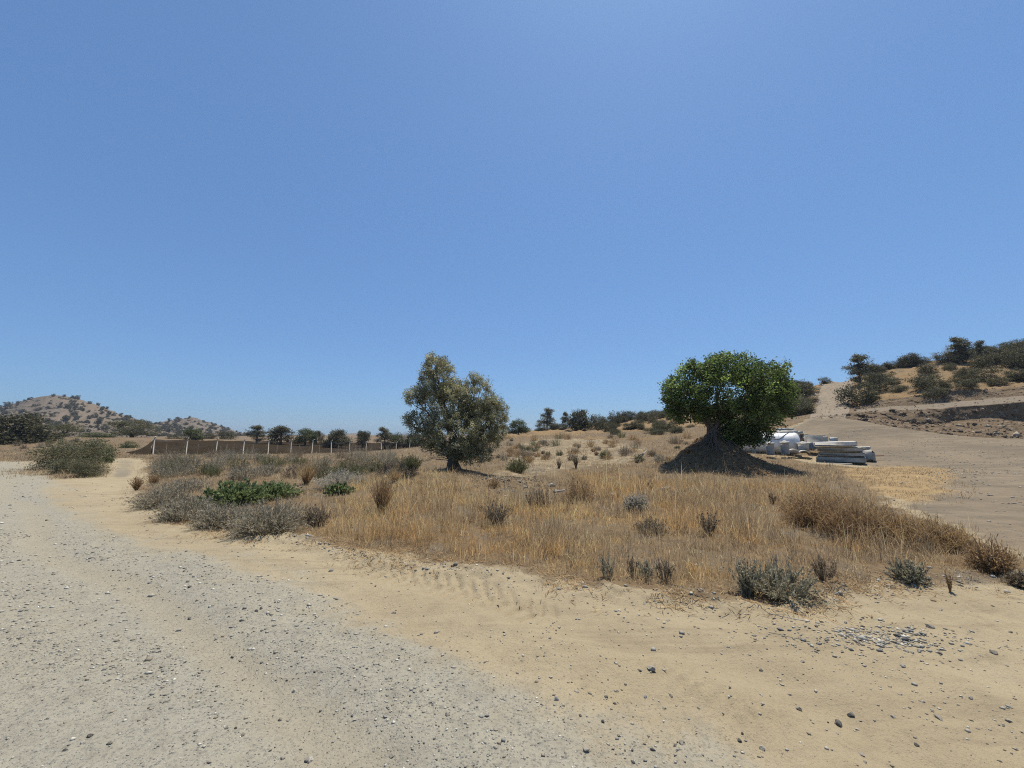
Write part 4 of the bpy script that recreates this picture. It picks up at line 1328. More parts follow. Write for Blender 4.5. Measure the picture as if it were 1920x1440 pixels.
# ------------------------------------------------------------------ dry grass
def grass():
    r = np.random.default_rng(909)
    out = []
    for lo, hi, dens, per, ws in ((3, 5, 240, 11, 1), (5, 7, 170, 10, 1.15), (7, 10, 110, 9, 1.45), (10, 14, 80, 8, 1.9), (14, 20, 55, 8, 2.5), (20, 30, 32, 7, 3.4), (30, 44, 16, 6, 5), (44, 62, 7, 6, 7)):
        x0, x1 = -hi * 1.36, hi * 1.25
        n = int((x1 - x0) * (hi - lo + 1) * dens)
        x, y = r.uniform(x0, x1, n), r.uniform(lo - .5, hi, n)
        k = (y >= lo) & (y < hi) & (x > -y * 1.36) & (x < y * 1.32)
        x, y = x[k], y[k]
        Z = zones(x, y)
        patch = fbm(x * 1.1, y * 1.1, 81, 3)
        dn = Z['veg'] * (.75 + .25 * Z['dense']) * (1 - .55 * Z['bare']) * (1 - Z['track'])
        dn = np.maximum(dn, Z['straw'] * .5)
        dm = np.clip(1 - np.hypot(x - CAROB[0], y - CAROB[1]) / 2.7, 0, 1)
        dn = dn * (1 - np.clip(dm * 2.2, 0, .93))
        do = np.hypot(x - OLIVE[0] - .4, y - OLIVE[1] + .5)
        dn = dn * sstep(.6, 1.6, do)
        dr = np.hypot((x - RUB[0]) / 1.1, (y - RUB[1]) / 1.3)
        dn = dn * sstep(.5, 1.1, dr)
        dn = dn * np.clip(.25 + 1.2 * sstep(.3, .6, patch), 0, 1)
        k = r.uniform(size=len(x)) < dn
        x, y = x[k], y[k]
        Z = {q: w[k] for q, w in Z.items()}
        n = len(x)
        tall = fbm(x * .55 + 7, y * .55, 85, 3)
        H = (.12 - .05 * Z['dense'] + .19 * Z['dense'] * sstep(.25, .7, tall) + .05 * Z['dense']) * r.lognormal(0, .38, n)
        _, N, _ = line_tn(x, y, VEG_EDGE)
        H = H * (.4 + .6 * sstep(.0, .8, np.abs(N)))
        H = np.where(Z['straw'] > .3, np.minimum(H, .07), H)
        g1, g2, g3 = fbm(x * .5, y * .5, 91, 3), fbm(x * 1.2 + 3, y * 1.2, 95, 3), r.uniform(size=n)
        gold, tan, grey, rust, dark, pale = (np.array(q) for q in ((.70, .475, .20), (.58, .415, .22), (.38, .30, .20), (.50, .31, .135), (.19, .14, .09), (.82, .64, .36)))
        wg = (np.maximum(sstep(.48, .6, g2), 1 - Z['dense']) * .75)[:, None]
        wr = np.maximum(sstep(.5, .66, g1) * .75, sstep(.5, 3.5, x) * .6)[:, None]
        c = gold * .55 + tan * .45
        c = c * (1 - wr) + rust * wr
        c = c * (1 - wg) + grey * wg
        hp = np.exp(-((x - HUMP[0] + .3) / 2.0) ** 2 - ((y - HUMP[1] + .6) / 1.6) ** 2)[:, None] * .8
        c = c * (1 - hp) + (gold * .5 + pale * .5) * hp
        c = np.where((g3 < .13)[:, None], dark, c)
        c = np.where((g3 > .84)[:, None], pale * .6 + c * .4, c)
        kk = np.repeat(np.arange(n), per)
        m = len(kk)
        sp = (.035 * ws)
        bx, by = x[kk] + r.normal(0, sp, m), y[kk] + r.normal(0, sp, m)
        ang = np.arctan2(by - y[kk], bx - x[kk]) + r.normal(0, .9, m)
        hh = H[kk] * r.uniform(.4, 1.25, m)
        bend = np.abs(r.normal(.3, .38, m)).clip(0, 1.25)
        flat = r.uniform(size=m) < .12
        bend = np.where(flat, r.uniform(1.0, 1.3, m), bend)
        W = .0036 * ws * r.uniform(.6, 1.5, m)
        cc = np.clip(c[kk] * r.lognormal(0, .28, (m, 1)), .03, .85)
        z = G(bx, by) + Z['veg'][kk] * (fbm(bx * 1.7, by * 1.7, 41, 4) - .5) * .16
        out.append(blades(np.stack([bx, by, z - .012], -1), ang, hh, W, bend, cc, r))
        # a few long pale stalks stand or lean above the rest
        q = np.nonzero((r.uniform(size=n) < .035) & (Z['dense'] > .5))[0]
        if len(q):
            out.append(blades(np.stack([x[q], y[q], G(x[q], y[q]) - .01], -1), r.uniform(0, 6.283, len(q)), H[q] * r.uniform(1.5, 2.4, len(q)), np.full(len(q), .004 * ws), np.abs(r.normal(.35, .3, len(q))).clip(0, 1.1), np.clip(pale * r.lognormal(0, .25, (len(q), 1)), .05, .7), r))
    V = np.concatenate([o[0] for o in out])
    C = np.concatenate([o[2] for o in out])
    off, Fs = 0, []
    for o in out:
        Fs.append(o[1] + off)
        off += len(o[0])
    print('grass faces', sum(len(f) for f in Fs))
    g = obj('dry_grass', make_mesh('dry_grass', V, np.concatenate(Fs), C), M_DRY)
    tag(g, 'dense dry golden and brown grass covering the roadside patch', 'grass', kind='stuff')
grass()

# straw litter lying along the verge and under the grass
def litter():
    r = np.random.default_rng(919)
    n = 260000
    x, y = r.uniform(-7, 9, n), r.uniform(3.2, 10, n)
    _, N, _ = line_tn(x, y, VEG_EDGE)
    keep = r.uniform(size=n) < np.exp(-((N - .05) / .38) ** 2) * sstep(.38, .62, fbm(x * 2, y * 2, 33, 3)) * .6
    x, y = x[keep], y[keep]
    n = len(x)
    L = r.lognormal(-2.9, .5, n)
    a = r.uniform(0, 6.283, n)
    cen = np.stack([x, y, GD(x, y) + .012], -1)
    al = np.stack([np.cos(a), np.sin(a), r.normal(0, .15, n)], -1)
    nr = unit(np.stack([r.normal(0, .3, n), r.normal(0, .3, n), np.ones(n)], -1))
    col = pick_cols([(.52, .40, .23), (.40, .27, .14), (.27, .18, .10)], [3, 3, 2], n, r, .2)
    o = obj('straw_litter', make_mesh('straw_litter', *leaves(cen, al, nr, L * 1.3, np.full(n, .007), col)), M_DRY)
    tag(o, 'broken straw and dead stalks littering the edge of the grass', 'straw', kind='stuff')
litter()

def mound_litter():
    r = np.random.default_rng(929)
    n = 5200
    a, q = r.uniform(0, 6.283, n), 3.1 * r.uniform(0, 1, n) ** .6
    x, y = CAROB[0] + np.cos(a) * q, CAROB[1] + .2 + np.sin(a) * q
    L = r.lognormal(-2.6, .45, n)
    t = r.uniform(0, 6.283, n)
    cen = np.stack([x, y, GD(x, y) + .015], -1)
    al = np.stack([np.cos(t), np.sin(t), r.normal(0, .35, n)], -1)
    nr = unit(np.stack([r.normal(0, .5, n), r.normal(0, .5, n), np.ones(n)], -1))
    col = pick_cols([(.30, .20, .11), (.20, .13, .075), (.42, .32, .20), (.12, .085, .055)], [3, 3, 2, 2], n, r, .2)
    o = obj('leaf_litter', make_mesh('leaf_litter', *leaves(cen, al, nr, L, L * r.uniform(.12, .5, n), col)), M_DRY)
    tag(o, 'dead leaves and twigs littering the shaded carob mound', 'leaf litter', kind='stuff')
mound_litter()

# ------------------------------------------------------------------ stones
def rock_mesh(name, r, flat=.65, sub=2, rough=.28):
    import bmesh
    bm = bmesh.new()
    bmesh.ops.create_icosphere(bm, subdivisions=sub, radius=.5)
    cuts = [(unit(r.normal(size=3)), r.uniform(.2, .36)) for _ in range(12)]
    for v in bm.verts:
        p = np.array(v.co)
        for n, d in cuts:
            q = p @ n
            if q > d:
                p = p - n * (q - d)
        p = p * [1, r.uniform(.98, 1.02), flat]
        p = p + r.normal(0, rough * .035, 3)
        v.co = p
    me = bpy.data.meshes.new(name)
    bm.to_mesh(me)
    bm.free()
    return me

def rock_material(name, c1, c2):
    m, t, b = mat(name, .9, .25)
    k = NT(t)
    inf = k.n('ShaderNodeObjectInfo')
    c = k.mix(inf.outputs['Random'], c1, c2)
    c = k.mix(k.ramp(k.noise(7, 5, .7), .45, .75), c, (.33, .30, .25))
    t.links.new(c, b.inputs['Base Color'])
    t.links.new(k.bump(k.noise(18, 5, .7), .6, .05), b.inputs['Normal'])
    return m

M_ROCK = rock_material('grey_stone', (.26, .235, .19), (.44, .39, .30))
M_ROCKD = rock_material('dark_stone', (.10, .092, .08), (.14, .128, .11))
M_ROCKP = rock_material('pale_stone', (.50, .45, .36), (.58, .54, .46))
rs = np.random.default_rng(55)
ROCKS = [rock_mesh('stone', rs, f) for f in (.55, .65, .75, .5, .6, .7)]
for me in ROCKS:
    me.materials.append(M_ROCK)
ROCKS_D = [m_.copy() for m_ in ROCKS[:3]]
for me in ROCKS_D:
    me.materials.clear()
    me.materials.append(M_ROCKD)
ROCKS_P = [m_.copy() for m_ in ROCKS[:4]]
for me in ROCKS_P:
    me.materials.clear()
    me.materials.append(M_ROCKP)

def put_rock(u, v, wpx, label, meshes=ROCKS, group=None, name='stone', asp=1.0, hz=1.0, pos=None, sink=.3):
    p = hit(u, v) if pos is None else pos
    s = wpx / F_PX * math.hypot(p[1], 0.3 * p[0]) if pos is None else wpx
    z = float(GD(p[0], p[1]))
    o = obj(name, meshes[rs.integers(len(meshes))], None, None, (p[0], p[1], z + s * .5 * .6 * hz * (1 - sink) * .5), (rs.normal(0, .15), rs.normal(0, .15), rs.uniform(0, 6.28)), (s, s * asp, s * hz))
    return tag(o, label, 'stone', group)

for u, v, w, label, ms in [
    (481, 1150, 11, 'dark lump of stone on the grey gravel, left of a pair', ROCKS_D), (489, 1149, 10, 'dark lump of stone touching the other lump on the gravel', ROCKS_D),
    (1573, 1355, 20, 'black angular stone near the bottom right', ROCKS_D), (1596, 1338, 18, 'grey slanted stone just above the black angular stone', ROCKS),
    (1761, 1350, 16, 'rounded grey stone right of the black angular stone', ROCKS), (1498, 1330, 15, 'flat brown-grey stone left of the black angular stone', ROCKS),
    (1386, 1384, 11, 'dark stone, left of two small dark ones near the bottom', ROCKS_D), (1392, 1382, 9, 'dark stone, right of two small dark ones near the bottom', ROCKS_D),
    (1267, 1404, 12, 'brown stone beside a flat pale one at the bottom', ROCKS), (1277, 1405, 14, 'flat pale grey stone at the bottom beside the brown one', ROCKS),
    (1427, 1258, 12, 'grey stone under a smaller pebble on the sand', ROCKS), (1130, 1360, 11, 'black wedge stone between tyre prints', ROCKS_D),
    (1088, 1350, 9, 'dark upright stone between tyre prints', ROCKS_D), (1210, 1311, 12, 'pale triangular stone on the sand', ROCKS_P), (1259, 1312, 11, 'rounded grey stone with pale top on the sand', ROCKS),
    (1531, 1182, 9, 'dark stone at the left end of the stone scatter', ROCKS_D), (1608, 1213, 14, 'brown blocky stone in the stone scatter by the verge', ROCKS),
    (1683, 1192, 16, 'largest flat grey stone in the stone scatter', ROCKS), (1676, 1204, 12, 'dark grey stone below the largest flat one', ROCKS), (1745, 1183, 16, 'long grey stone at the right end of the scatter', ROCKS),
    (1865, 1233, 15, 'grey stone in a shallow hollow near the right edge', ROCKS), (1430, 1410, 14, 'white flat chip near the bottom edge', ROCKS_P), (1763, 1225, 12, 'grey pebble right of the stone scatter', ROCKS),
    (590, 1266, 10, 'lone grey stone on the gravel at the lower middle', ROCKS), (525, 1344, 11, 'pale grey stone on gravel near the bottom', ROCKS), (531, 1412, 12, 'upright pale stone near the bottom on gravel', ROCKS),
    (392, 1428, 12, 'rounded stone at the bottom edge on gravel', ROCKS), (275, 1352, 9, 'small upright stone on the road gravel', ROCKS), (168, 1386, 12, 'dark flat stone at the lower left', ROCKS_D), (120, 1424, 11, 'grey stone at the bottom left corner', ROCKS),
]:
    put_rock(u, v, w * .95, label, ms, None, asp=rs.uniform(.7, 1), hz=rs.uniform(.9, 1.2))

# loose stones one can count on the sand and the road (look-alikes)
def loose():
    r = np.random.default_rng(616)
    k = 0
    while k < 175:
        if r.uniform() < .62:
            u, v = r.uniform(1000, 1910), 1130 + 300 * r.uniform() ** .8
            lab, grp = 'small loose stone strewn on the sandy shoulder', 'loose stones on the sand'
            if r.uniform() < .35:
                u, v = r.normal(1620, 90), r.normal(1205, 22)
        else:
            u, v = r.uniform(5, 1000), 1060 + 370 * r.uniform() ** .7
            lab, grp = 'small loose stone lying on the grey gravel road', 'loose stones on the road'
        if not (1120 < v < 1438 or u < 900) or u > 1915:
            continue
        p = hit(u, v)
        zz = zones(np.array([p[0]]), np.array([p[1]]))
        if zz['veg'][0] > .3:
            continue
        s = r.lognormal(math.log(.025), .4)
        q = r.uniform()
        put_rock(u, v, s, lab, ROCKS_P if q < .22 else ROCKS_D if q < .4 else ROCKS, grp, pos=p, asp=r.uniform(.6, 1), hz=r.uniform(.7, 1.1))
        k += 1
loose()

def gravel():
    """fine gravel, chips and crumbs: too many to count"""
    r = np.random.default_rng(717)
    ico = np.array([(1, 0, 0), (-1, 0, 0), (0, 1, 0), (0, -1, 0), (0, 0, 1), (0, 0, -1)], float)
    fo = np.array([(0, 2, 4), (2, 1, 4), (1, 3, 4), (3, 0, 4), (2, 0, 5), (1, 2, 5), (3, 1, 5), (0, 3, 5)])
    pts, sz = [], []
    for lo, hi, n, s0 in ((1.6, 3.5, 16000, .0075), (3.5, 7, 16000, .011), (7, 14, 7000, .019)):
        x, y = r.uniform(-hi * 1.3, hi * 1.3, n), r.uniform(lo, hi, n)
        Z = zones(x, y)
        cl = fbm(x * 1.6, y * 1.6, 43, 3)
        _, N, _ = line_tn(x, y, VEG_EDGE)
        dn = Z['road'] * (.12 + .5 * sstep(.42, .62, cl) + .6 * sstep(.5, .66, Z['streak'])) * (1 - .75 * np.clip(sum(np.exp(-((np.abs(line_tn(x, y, ROAD_EDGE)[1]) + (fbm(x * .25, y * .25, 88, 2) - .5) * .9 - c_) / w_) ** 2) for c_, w_ in ((.8, .22), (2.2, .28), (3.7, .25), (5.2, .3))), 0, 1)) + (1 - Z['road']) * (.10 + .2 * sstep(.5, .7, cl)) + 1.2 * np.exp(-((N + .05) / .28) ** 2) * sstep(.35, .6, fbm(x * 2.3, y * 2.3, 53, 3))
        dn = dn * (1 - .85 * Z['veg'] * (np.abs(N) > .2))
        k = r.uniform(size=n) < dn
        pts.append(np.stack([x[k], y[k]], -1))
        sz.append(s0 * r.lognormal(0, .4, k.sum()))
    x, y = r.uniform(8, 34, 9000), r.uniform(9, 33, 9000)
    k = (zones(x, y)['pad'] > .5) & (r.uniform(size=9000) < sstep(.4, .6, fbm(x * .6, y * .6, 63, 3)))
    pts.append(np.stack([x[k], y[k]], -1))
    sz.append(.028 * r.lognormal(0, .5, k.sum()))
    # clods scraped up along the verge
    n = 9000
    x, y = r.uniform(-6, 7.5, n), r.uniform(3.3, 10, n)
    _, N, _ = line_tn(x, y, VEG_EDGE[2:])
    k = r.uniform(size=n) < np.exp(-((N + .02) / .2) ** 2) * sstep(.4, .6, fbm(x * 1.4, y * 1.4, 57, 3))
    pts.append(np.stack([x[k], y[k]], -1))
    sz.append(np.minimum(.017 * r.lognormal(0, .5, k.sum()), .04))
    # rubble by the olive mound
    n = 1500
    pts.append(np.stack([r.normal(RUB[0], .9, n), r.normal(RUB[1], .9, n)], -1))
    sz.append(.028 * r.lognormal(0, .5, n))
    # heap of chips by the verge
    rub0 = sum(len(q_) for q_ in pts) - 1500
    c = hit(1640, 1198)
    n = 700
    pts.append(np.stack([r.normal(c[0], .35, n), r.normal(c[1], .12, n)], -1))
    sz.append(.012 * r.lognormal(0, .45, n))
    q = np.concatenate(pts)
    s = np.minimum(np.concatenate(sz), .05)
    n = len(q)
    sc = np.stack([s, s * r.uniform(.55, 1, n), s * r.uniform(.35, .75, n)], -1)
    a = r.uniform(0, 6.283, n)
    V = ico[None] * sc[:, None, :] * r.uniform(.65, 1.2, (n, 6, 1))
    tl = r.normal(0, .3, n)
    V = np.stack([V[..., 0], V[..., 1] * np.cos(tl)[:, None] - V[..., 2] * np.sin(tl)[:, None], V[..., 1] * np.sin(tl)[:, None] + V[..., 2] * np.cos(tl)[:, None]], -1)
    V = np.stack([V[..., 0] * np.cos(a)[:, None] - V[..., 1] * np.sin(a)[:, None], V[..., 0] * np.sin(a)[:, None] + V[..., 1] * np.cos(a)[:, None], V[..., 2]], -1)
    V = V + np.concatenate([q, (GD(q[:, 0], q[:, 1]) + s * .12)[:, None]], 1)[:, None]
    F = (np.arange(n)[:, None, None] * 6 + fo[None]).reshape(-1, 3)
    col = pick_cols([(.26, .25, .215), (.34, .315, .26), (.48, .45, .37), (.28, .235, .17), (.13, .125, .11)], [3, 3, 2.2, 2, .8], n, r, .15)
    col[rub0:rub0 + 1500] *= [.62, .56, .48]
    m, t, b = mat('gravel_chip', .92, .2)
    kk = NT(t)
    t.links.new(kk.n('ShaderNodeAttribute', attribute_name='Col').outputs['Color'], b.inputs['Base Color'])
    o = obj('gravel', make_mesh('gravel', V.reshape(-1, 3), F, np.repeat(col, 6, 0)), m)
    tag(o, 'fine grey gravel and earth crumbs scattered over the road', 'gravel', kind='stuff')
gravel()

# field stones and dead wood
put_rock(1034, 912, 20, 'pale boulder half buried beside the dark dry bush', ROCKS_P, name='boulder', hz=.9)
put_rock(1042, 928, 14, 'dark slanted rock in front of the pale boulder', ROCKS, name='rock', hz=1.6)
put_rock(1149, 931, 10, 'pale upright rock standing in the golden grass', ROCKS_P, name='rock', hz=2.4, sink=0)
put_rock(1003, 897, 13, 'dark rock on top of the rubble heap', ROCKS_D, name='rock')
for i, (u, v, w) in enumerate([(935, 925, 10), (950, 930, 12), (968, 936, 12), (955, 912, 11), (975, 905, 10), (985, 912, 9), (945, 905, 9), (920, 900, 9), (990, 925, 9), (962, 922, 10)]):
    put_rock(u, v, w, 'dark rubble stone in the heap beside the olive tree', ROCKS if i % 3 else ROCKS_D, 'rubble stones by the olive tree')
for u, v, w, label in [(1853, 799, 9, 'pale boulder on the debris below the dark earth cut'), (1740, 786, 7, 'pale rock stuck in the middle of the earth bank'), (1588, 757, 10, 'flat pale boulder beside the ramp under the round bush'),
                       (1525, 752, 8, 'pale rock low on the left shoulder of the ramp'), (1530, 741, 9, 'pale rock halfway up the left shoulder of the ramp'), (1534, 731, 8, 'grey rock near the top of the left ramp shoulder'), (1542, 723, 8, 'topmost pale rock on the left ramp shoulder'),
                       (1868, 812, 9, 'brown boulder at the foot of the right debris slope'), (1882, 800, 7, 'small brown rock on the right debris slope'), (1798, 806, 7, 'small rock at the foot of the bank corner')]:
    p = on_hill(u, v)
    sz = px_size(w, p)
    tag(obj('boulder', ROCKS_P[rs.integers(3)] if 'pale' in label else ROCKS[rs.integers(5)], None, None, (p[0], p[1], p[2] + sz * .1), (0, 0, rs.uniform(0, 6)), (sz, sz, sz)), label, 'boulder')

def log(u, v, lpx, rpx, rz, label, name='log', m=M_DEAD):
    p = hit(u, v)
    L, R = px_size(lpx, p), px_size(rpx, p)
    r = np.random.default_rng(int(u))
    mb = MB()
    pts = wiggle((-L / 2, 0, 0), (L / 2, 0, R), 7, .02, r)
    mb.tube(pts, R * r.uniform(.75, 1.05, 7), 8)
    o = obj(name, mb.mesh(name, True), m, None, (p[0], p[1], p[2] + .12), (0, 0, rz))
    tag(o, label, 'log')
log(1050, 931, 18, 2.0, .05, 'short pale plank end lying below the boulder', 'plank')
log(1248, 926, 16, 2.6, -.1, 'short pale log lying below the carob shadow')
log(1478, 1190, 60, .9, -.7, 'thin dry cane lying on the sand near the verge', 'cane')

def driftwood():
    p = hit(1205, 862)
    r = np.random.default_rng(12)
    t = empty('dead_branch', p, 'bleached dead branch with forked limbs on the pale slope', 'branch')
    mb = MB()
    s = p[1] / F_PX
    L = lambda u, v, dy=0: np.array([(u - 1205) * s, dy, (862 - v) * s])
    mb.tube(wiggle(L(1196, 862), L(1209, 850), 6, .05, r), np.linspace(.05, .04, 6), 6)
    mb.tube(wiggle(L(1197, 855), L(1209, 849), 5, .05, r), np.linspace(.045, .03, 5), 6)
    mb.tube(wiggle(L(1209, 850), L(1216, 846, .3), 5, .05, r), np.linspace(.04, .02, 5), 6)
    mb.tube(wiggle(L(1196, 857), L(1173, 861, -.3), 6, .04, r), np.linspace(.03, .015, 6), 6)
    mb.tube(wiggle(L(1190, 849), L(1172, 858, .2), 6, .04, r), np.linspace(.02, .012, 6), 6)
    obj('limbs', mb.mesh('limbs', True), M_DEAD, t)
driftwood()

# ------------------------------------------------------------------ the net fence
def fence():
    m_post = plain_mat('concrete_post', (.36, .34, .295), (.46, .43, .37), 8, .9, .3, .01)
    m, t, b = mat('shade_net', .9, .1)
    k = NT(t)
    n = k.noise(3.0, 5, .65)
    c = k.mix(k.ramp(n, .35, .7), (.022, .022, .021), (.048, .045, .04))
    t.links.new(c, b.inputs['Base Color'])
    tp = k.n('ShaderNodeBsdfTransparent')
    mx = k.n('ShaderNodeMixShader')
    mx.inputs[0].default_value = .2
    t.links.new(b.outputs[0], mx.inputs[1])
    t.links.new(tp.outputs[0], mx.inputs[2])
    t.links.new(mx.outputs[0], t.nodes['Material Output'].inputs['Surface'])
    m_net = m
    r = np.random.default_rng(71)
    A, B = P(290, 822, 40.0), P(768, 830, 65.0)
    N = 12
    root = empty('net_fence', (A[0], A[1], A[2] - 1.7), 'long fence of pale posts hung with sagging black shade net', 'fence')
    o0 = np.array([A[0], A[1], A[2] - 1.7])
    step = (B - A) / N
    mb = MB()
    mb.box((0, 0, -.05), (.105, .105, 3.3), 0, .015)
    mb.box((.0, -.14, 1.66), (.09, .36, .09), 0, .01, rx=-.6)
    post_me = mb.mesh('post')
    dirx = math.atan2(step[1], step[0])
    tops = []
    for i in range(-1, N + 5):
        p = A + step * i
        if i >= 0:
            o = obj('post', post_me, m_post, root, p - o0 + [0, 0, -1.6], (0, 0, dirx + r.normal(0, .03)))
            o.rotation_euler[0] = r.normal(0, .04)
            o.rotation_euler[1] = r.normal(0, .035)
            o.scale = (1, 1, r.uniform(.95, 1.04))
        tops.append(p)
    mbs = MB()
    mbs.tube([(0, 0, -.4), (0, 0, 1.1)], .025, 6)
    stake = mbs.mesh('stake')
    perp = np.array([-step[1], step[0], 0]) / math.hypot(step[0], step[1])
    for i in range(1, len(tops) - 1):
        a, b2 = tops[i], tops[i + 1]
        nu, nv = 15, 13
        V = []
        for jv in range(nv):
            fv = jv / (nv - 1)
            for iu in range(nu):
                fu = iu / (nu - 1)
                q = a + (b2 - a) * fu
                sag = .16 * math.sin(fu * math.pi) * r.uniform(.4, 1)
                q = q + [0, 0, -.08 - 1.75 * fv - sag * (1 - fv) * .6]
                fold = .20 * math.sin(fv * 13 + i * 1.7 + fu * 2.2) * (.4 + .6 * math.sin(fu * math.pi)) + r.normal(0, .03)
                q = q + perp * (.22 + fold + .9 * fv)
                V.append(q - o0)
        obj('net_panel', make_mesh('net_panel', V, grid_faces(nv, nu), None, True), m_net, root)
        for f in (.38,):
            q = a + (b2 - a) * f + perp * .02
            obj('stake', stake, M_BARK, root, q - o0 + [0, 0, -1.6], (0, 0, 0))
    # the loose end of the net runs down to the ground beside the track
    e = P(236, 856, 38.5)
    top0 = tops[1] + [0, 0, -.08] + perp * .2
    bot0 = tops[1] + [0, 0, -1.8] + perp * 1.0
    nu, nv = 12, 8
    V = []
    for jv in range(nv):
        for iu in range(nu):
            fu, fv = iu / (nu - 1), jv / (nv - 1)
            q0 = top0 + (bot0 - top0) * fv
            q1 = np.array([e[0], e[1], float(G(e[0], e[1])) + .25]) + [0, .6 * fv, -.3 * fv]
            q = q0 + (q1 - q0) * fu
            q = q + [0, .16 * math.sin(fv * 11 + fu * 3), -.25 * math.sin(fu * math.pi) * (1 - fv)]
            V.append(q - o0)
    obj('net_panel', make_mesh('net_panel', V, grid_faces(nv, nu), None, True), m_net, root)
fence()

# ------------------------------------------------------------------ concrete yard by the carob tree
M_CONC = plain_mat('concrete', (.35, .33, .28), (.45, .42, .355), 3.5, .92, .4, .02, c3=(.28, .25, .20))
M_CONCL = plain_mat('pale_concrete', (.55, .52, .455), (.66, .625, .555), 3.5, .92, .4, .02, c3=(.36, .33, .27))
M_WHITE = plain_mat('white_tank_paint', (.68, .68, .66), (.76, .76, .74), 2.0, .55, .1, .01, .4, c3=(.60, .58, .54))
M_RUST = plain_mat('rusty_timber', (.17, .10, .07), (.24, .15, .10), 5, .9, .5, .02)
M_HOSE = plain_mat('black_hose', (.03, .03, .03), (.05, .05, .05), 5, .6, .1, .01)

def yard_box(name, u0, u1, v0, v1, d, depth, label, m, cat, rz=0.0, bev=.03, tilt=0.0, group=None):
    """a cast block whose front spans the sighted corners at distance d"""
    a, b = P(u0, v1, d), P(u1, v0, d)
    w, h = abs(b[0] - a[0]) * math.cos(math.atan2(a[0], d)), abs(b[2] - a[2])
    mb = MB()
    mb.box((0, 0, h / 2), (w, depth, h), 0, bev, jit=.006, seed=int(u0))
    br = math.atan2((a[0] + b[0]) / 2, d)
    o = obj(name, mb.mesh(name), m, None, ((a[0] + b[0]) / 2 + math.sin(br) * depth / 2, d + math.cos(br) * depth / 2, a[2]), (0, tilt, rz - br))
    return tag(o, label, cat, group)

slabs = [
    (1532, 1622, 857.5, 868, 21.0, 'bottom slab of the front stack of grey concrete slabs', 0),
    (1535.5, 1620, 848, 856.5, 21.03, 'second slab from the bottom of the front concrete stack', .006),
    (1532, 1615, 838.5, 847.2, 21.0, 'third slab of the front stack, with a rounded end', .012),
    (1525, 1604, 828, 837.5, 20.97, 'top pale slab of the front stack, overhanging to the left', .035)]
zc = None
for i, (u0, u1, v0, v1, d, label, tl) in enumerate(slabs):
    yard_box('concrete_slab', u0, u1, v0, v1, d, 1.5, label, M_CONCL if i == 3 else M_CONC, 'slab', rz=.03 * (i - 1.5), bev=.05, tilt=-tl, group='slabs of the front stack')
for i, (u0, v0) in enumerate(((1545, 866), (1606, 866))):
    yard_box('timber_bearer', u0, u0 + 6, v0 + .6, v0 + 6, 21.2, 1.2, ('timber bearer under the left end of the front stack', 'timber bearer under the right end of the front stack')[i], M_RUST, 'bearer')
yard_box('concrete_kerb', 1540, 1598, 868.5, 872, 20.6, .25, 'long low concrete kerb on the ground before the slab stack', M_CONC, 'kerb', bev=.03)
yard_box('concrete_block', 1617, 1640, 844, 866, 22.2, 1.1, 'rounded concrete block at the right end of the slab stack', M_CONC, 'block', bev=.16)
yard_box('concrete_beam', 1600, 1632, 837, 842, 23.2, .5, 'small grey beam lying behind the rounded block', M_CONCL, 'beam')
yard_box('concrete_block', 1602, 1630, 842, 866, 23.3, .8, 'plain grey block carrying the small beam', M_CONC, 'block')
def rod(a, b, rr, name, label, cat, m):
    a, b = np.asarray(a), np.asarray(b)
    mb = MB()
    mb.tube([a - a, (b - a) * .5 + [0, 0, -.01], b - a], rr, 7)
    return tag(obj(name, mb.mesh(name, True), m, None, a), label, cat)
rod(P(1636, 854.5, 22.8), P(1657, 854.2, 22.9), .03, 'steel_rod', 'thin steel rod sticking out past the rounded block', 'rod', M_RUST)

# open trough behind the slabs
def trough():
    a, b = P(1525, 842, 24.0), P(1562, 819, 24.0)
    w, h, dp = b[0] - a[0], b[2] - a[2], 1.1
    t = empty('concrete_trough', ((a[0] + b[0]) / 2, 24.0 + dp / 2, a[2]), 'open-topped grey concrete trough behind the slab stack', 'trough')
    t.rotation_euler = (0, 0, .08 - math.atan2(a[0], 24.0))
    w *= .85
    for c, s in (((0, -dp / 2, h / 2), (w, .12, h)), ((0, dp / 2, h / 2 + .05), (w, .12, h + .1))):
        obj('wall', MB().box(c, s, 0, .02, jit=.004).mesh('wall'), M_CONC, t)
    for sx in (-1, 1):
        obj('wall', MB().box((sx * (w / 2 - .062), 0, h / 2 + .02), (.12, dp - .125, h + .04), 0, .02, jit=.004).mesh('wall'), M_CONC, t)
    obj('base', MB().box((0, 0, .12), (w - .26, dp - .13, .2), 0, .02).mesh('base'), M_CONC, t)
trough()
yard_box('concrete_kerb', 1556, 1571, 820, 832, 25.2, .9, 'pale stepped concrete kerb beside the trough', M_CONCL, 'kerb')
yard_box('concrete_kerb', 1550, 1580, 827, 840, 25.0, .18, 'low grey kerb end between trough and slab stack', M_CONC, 'kerb')

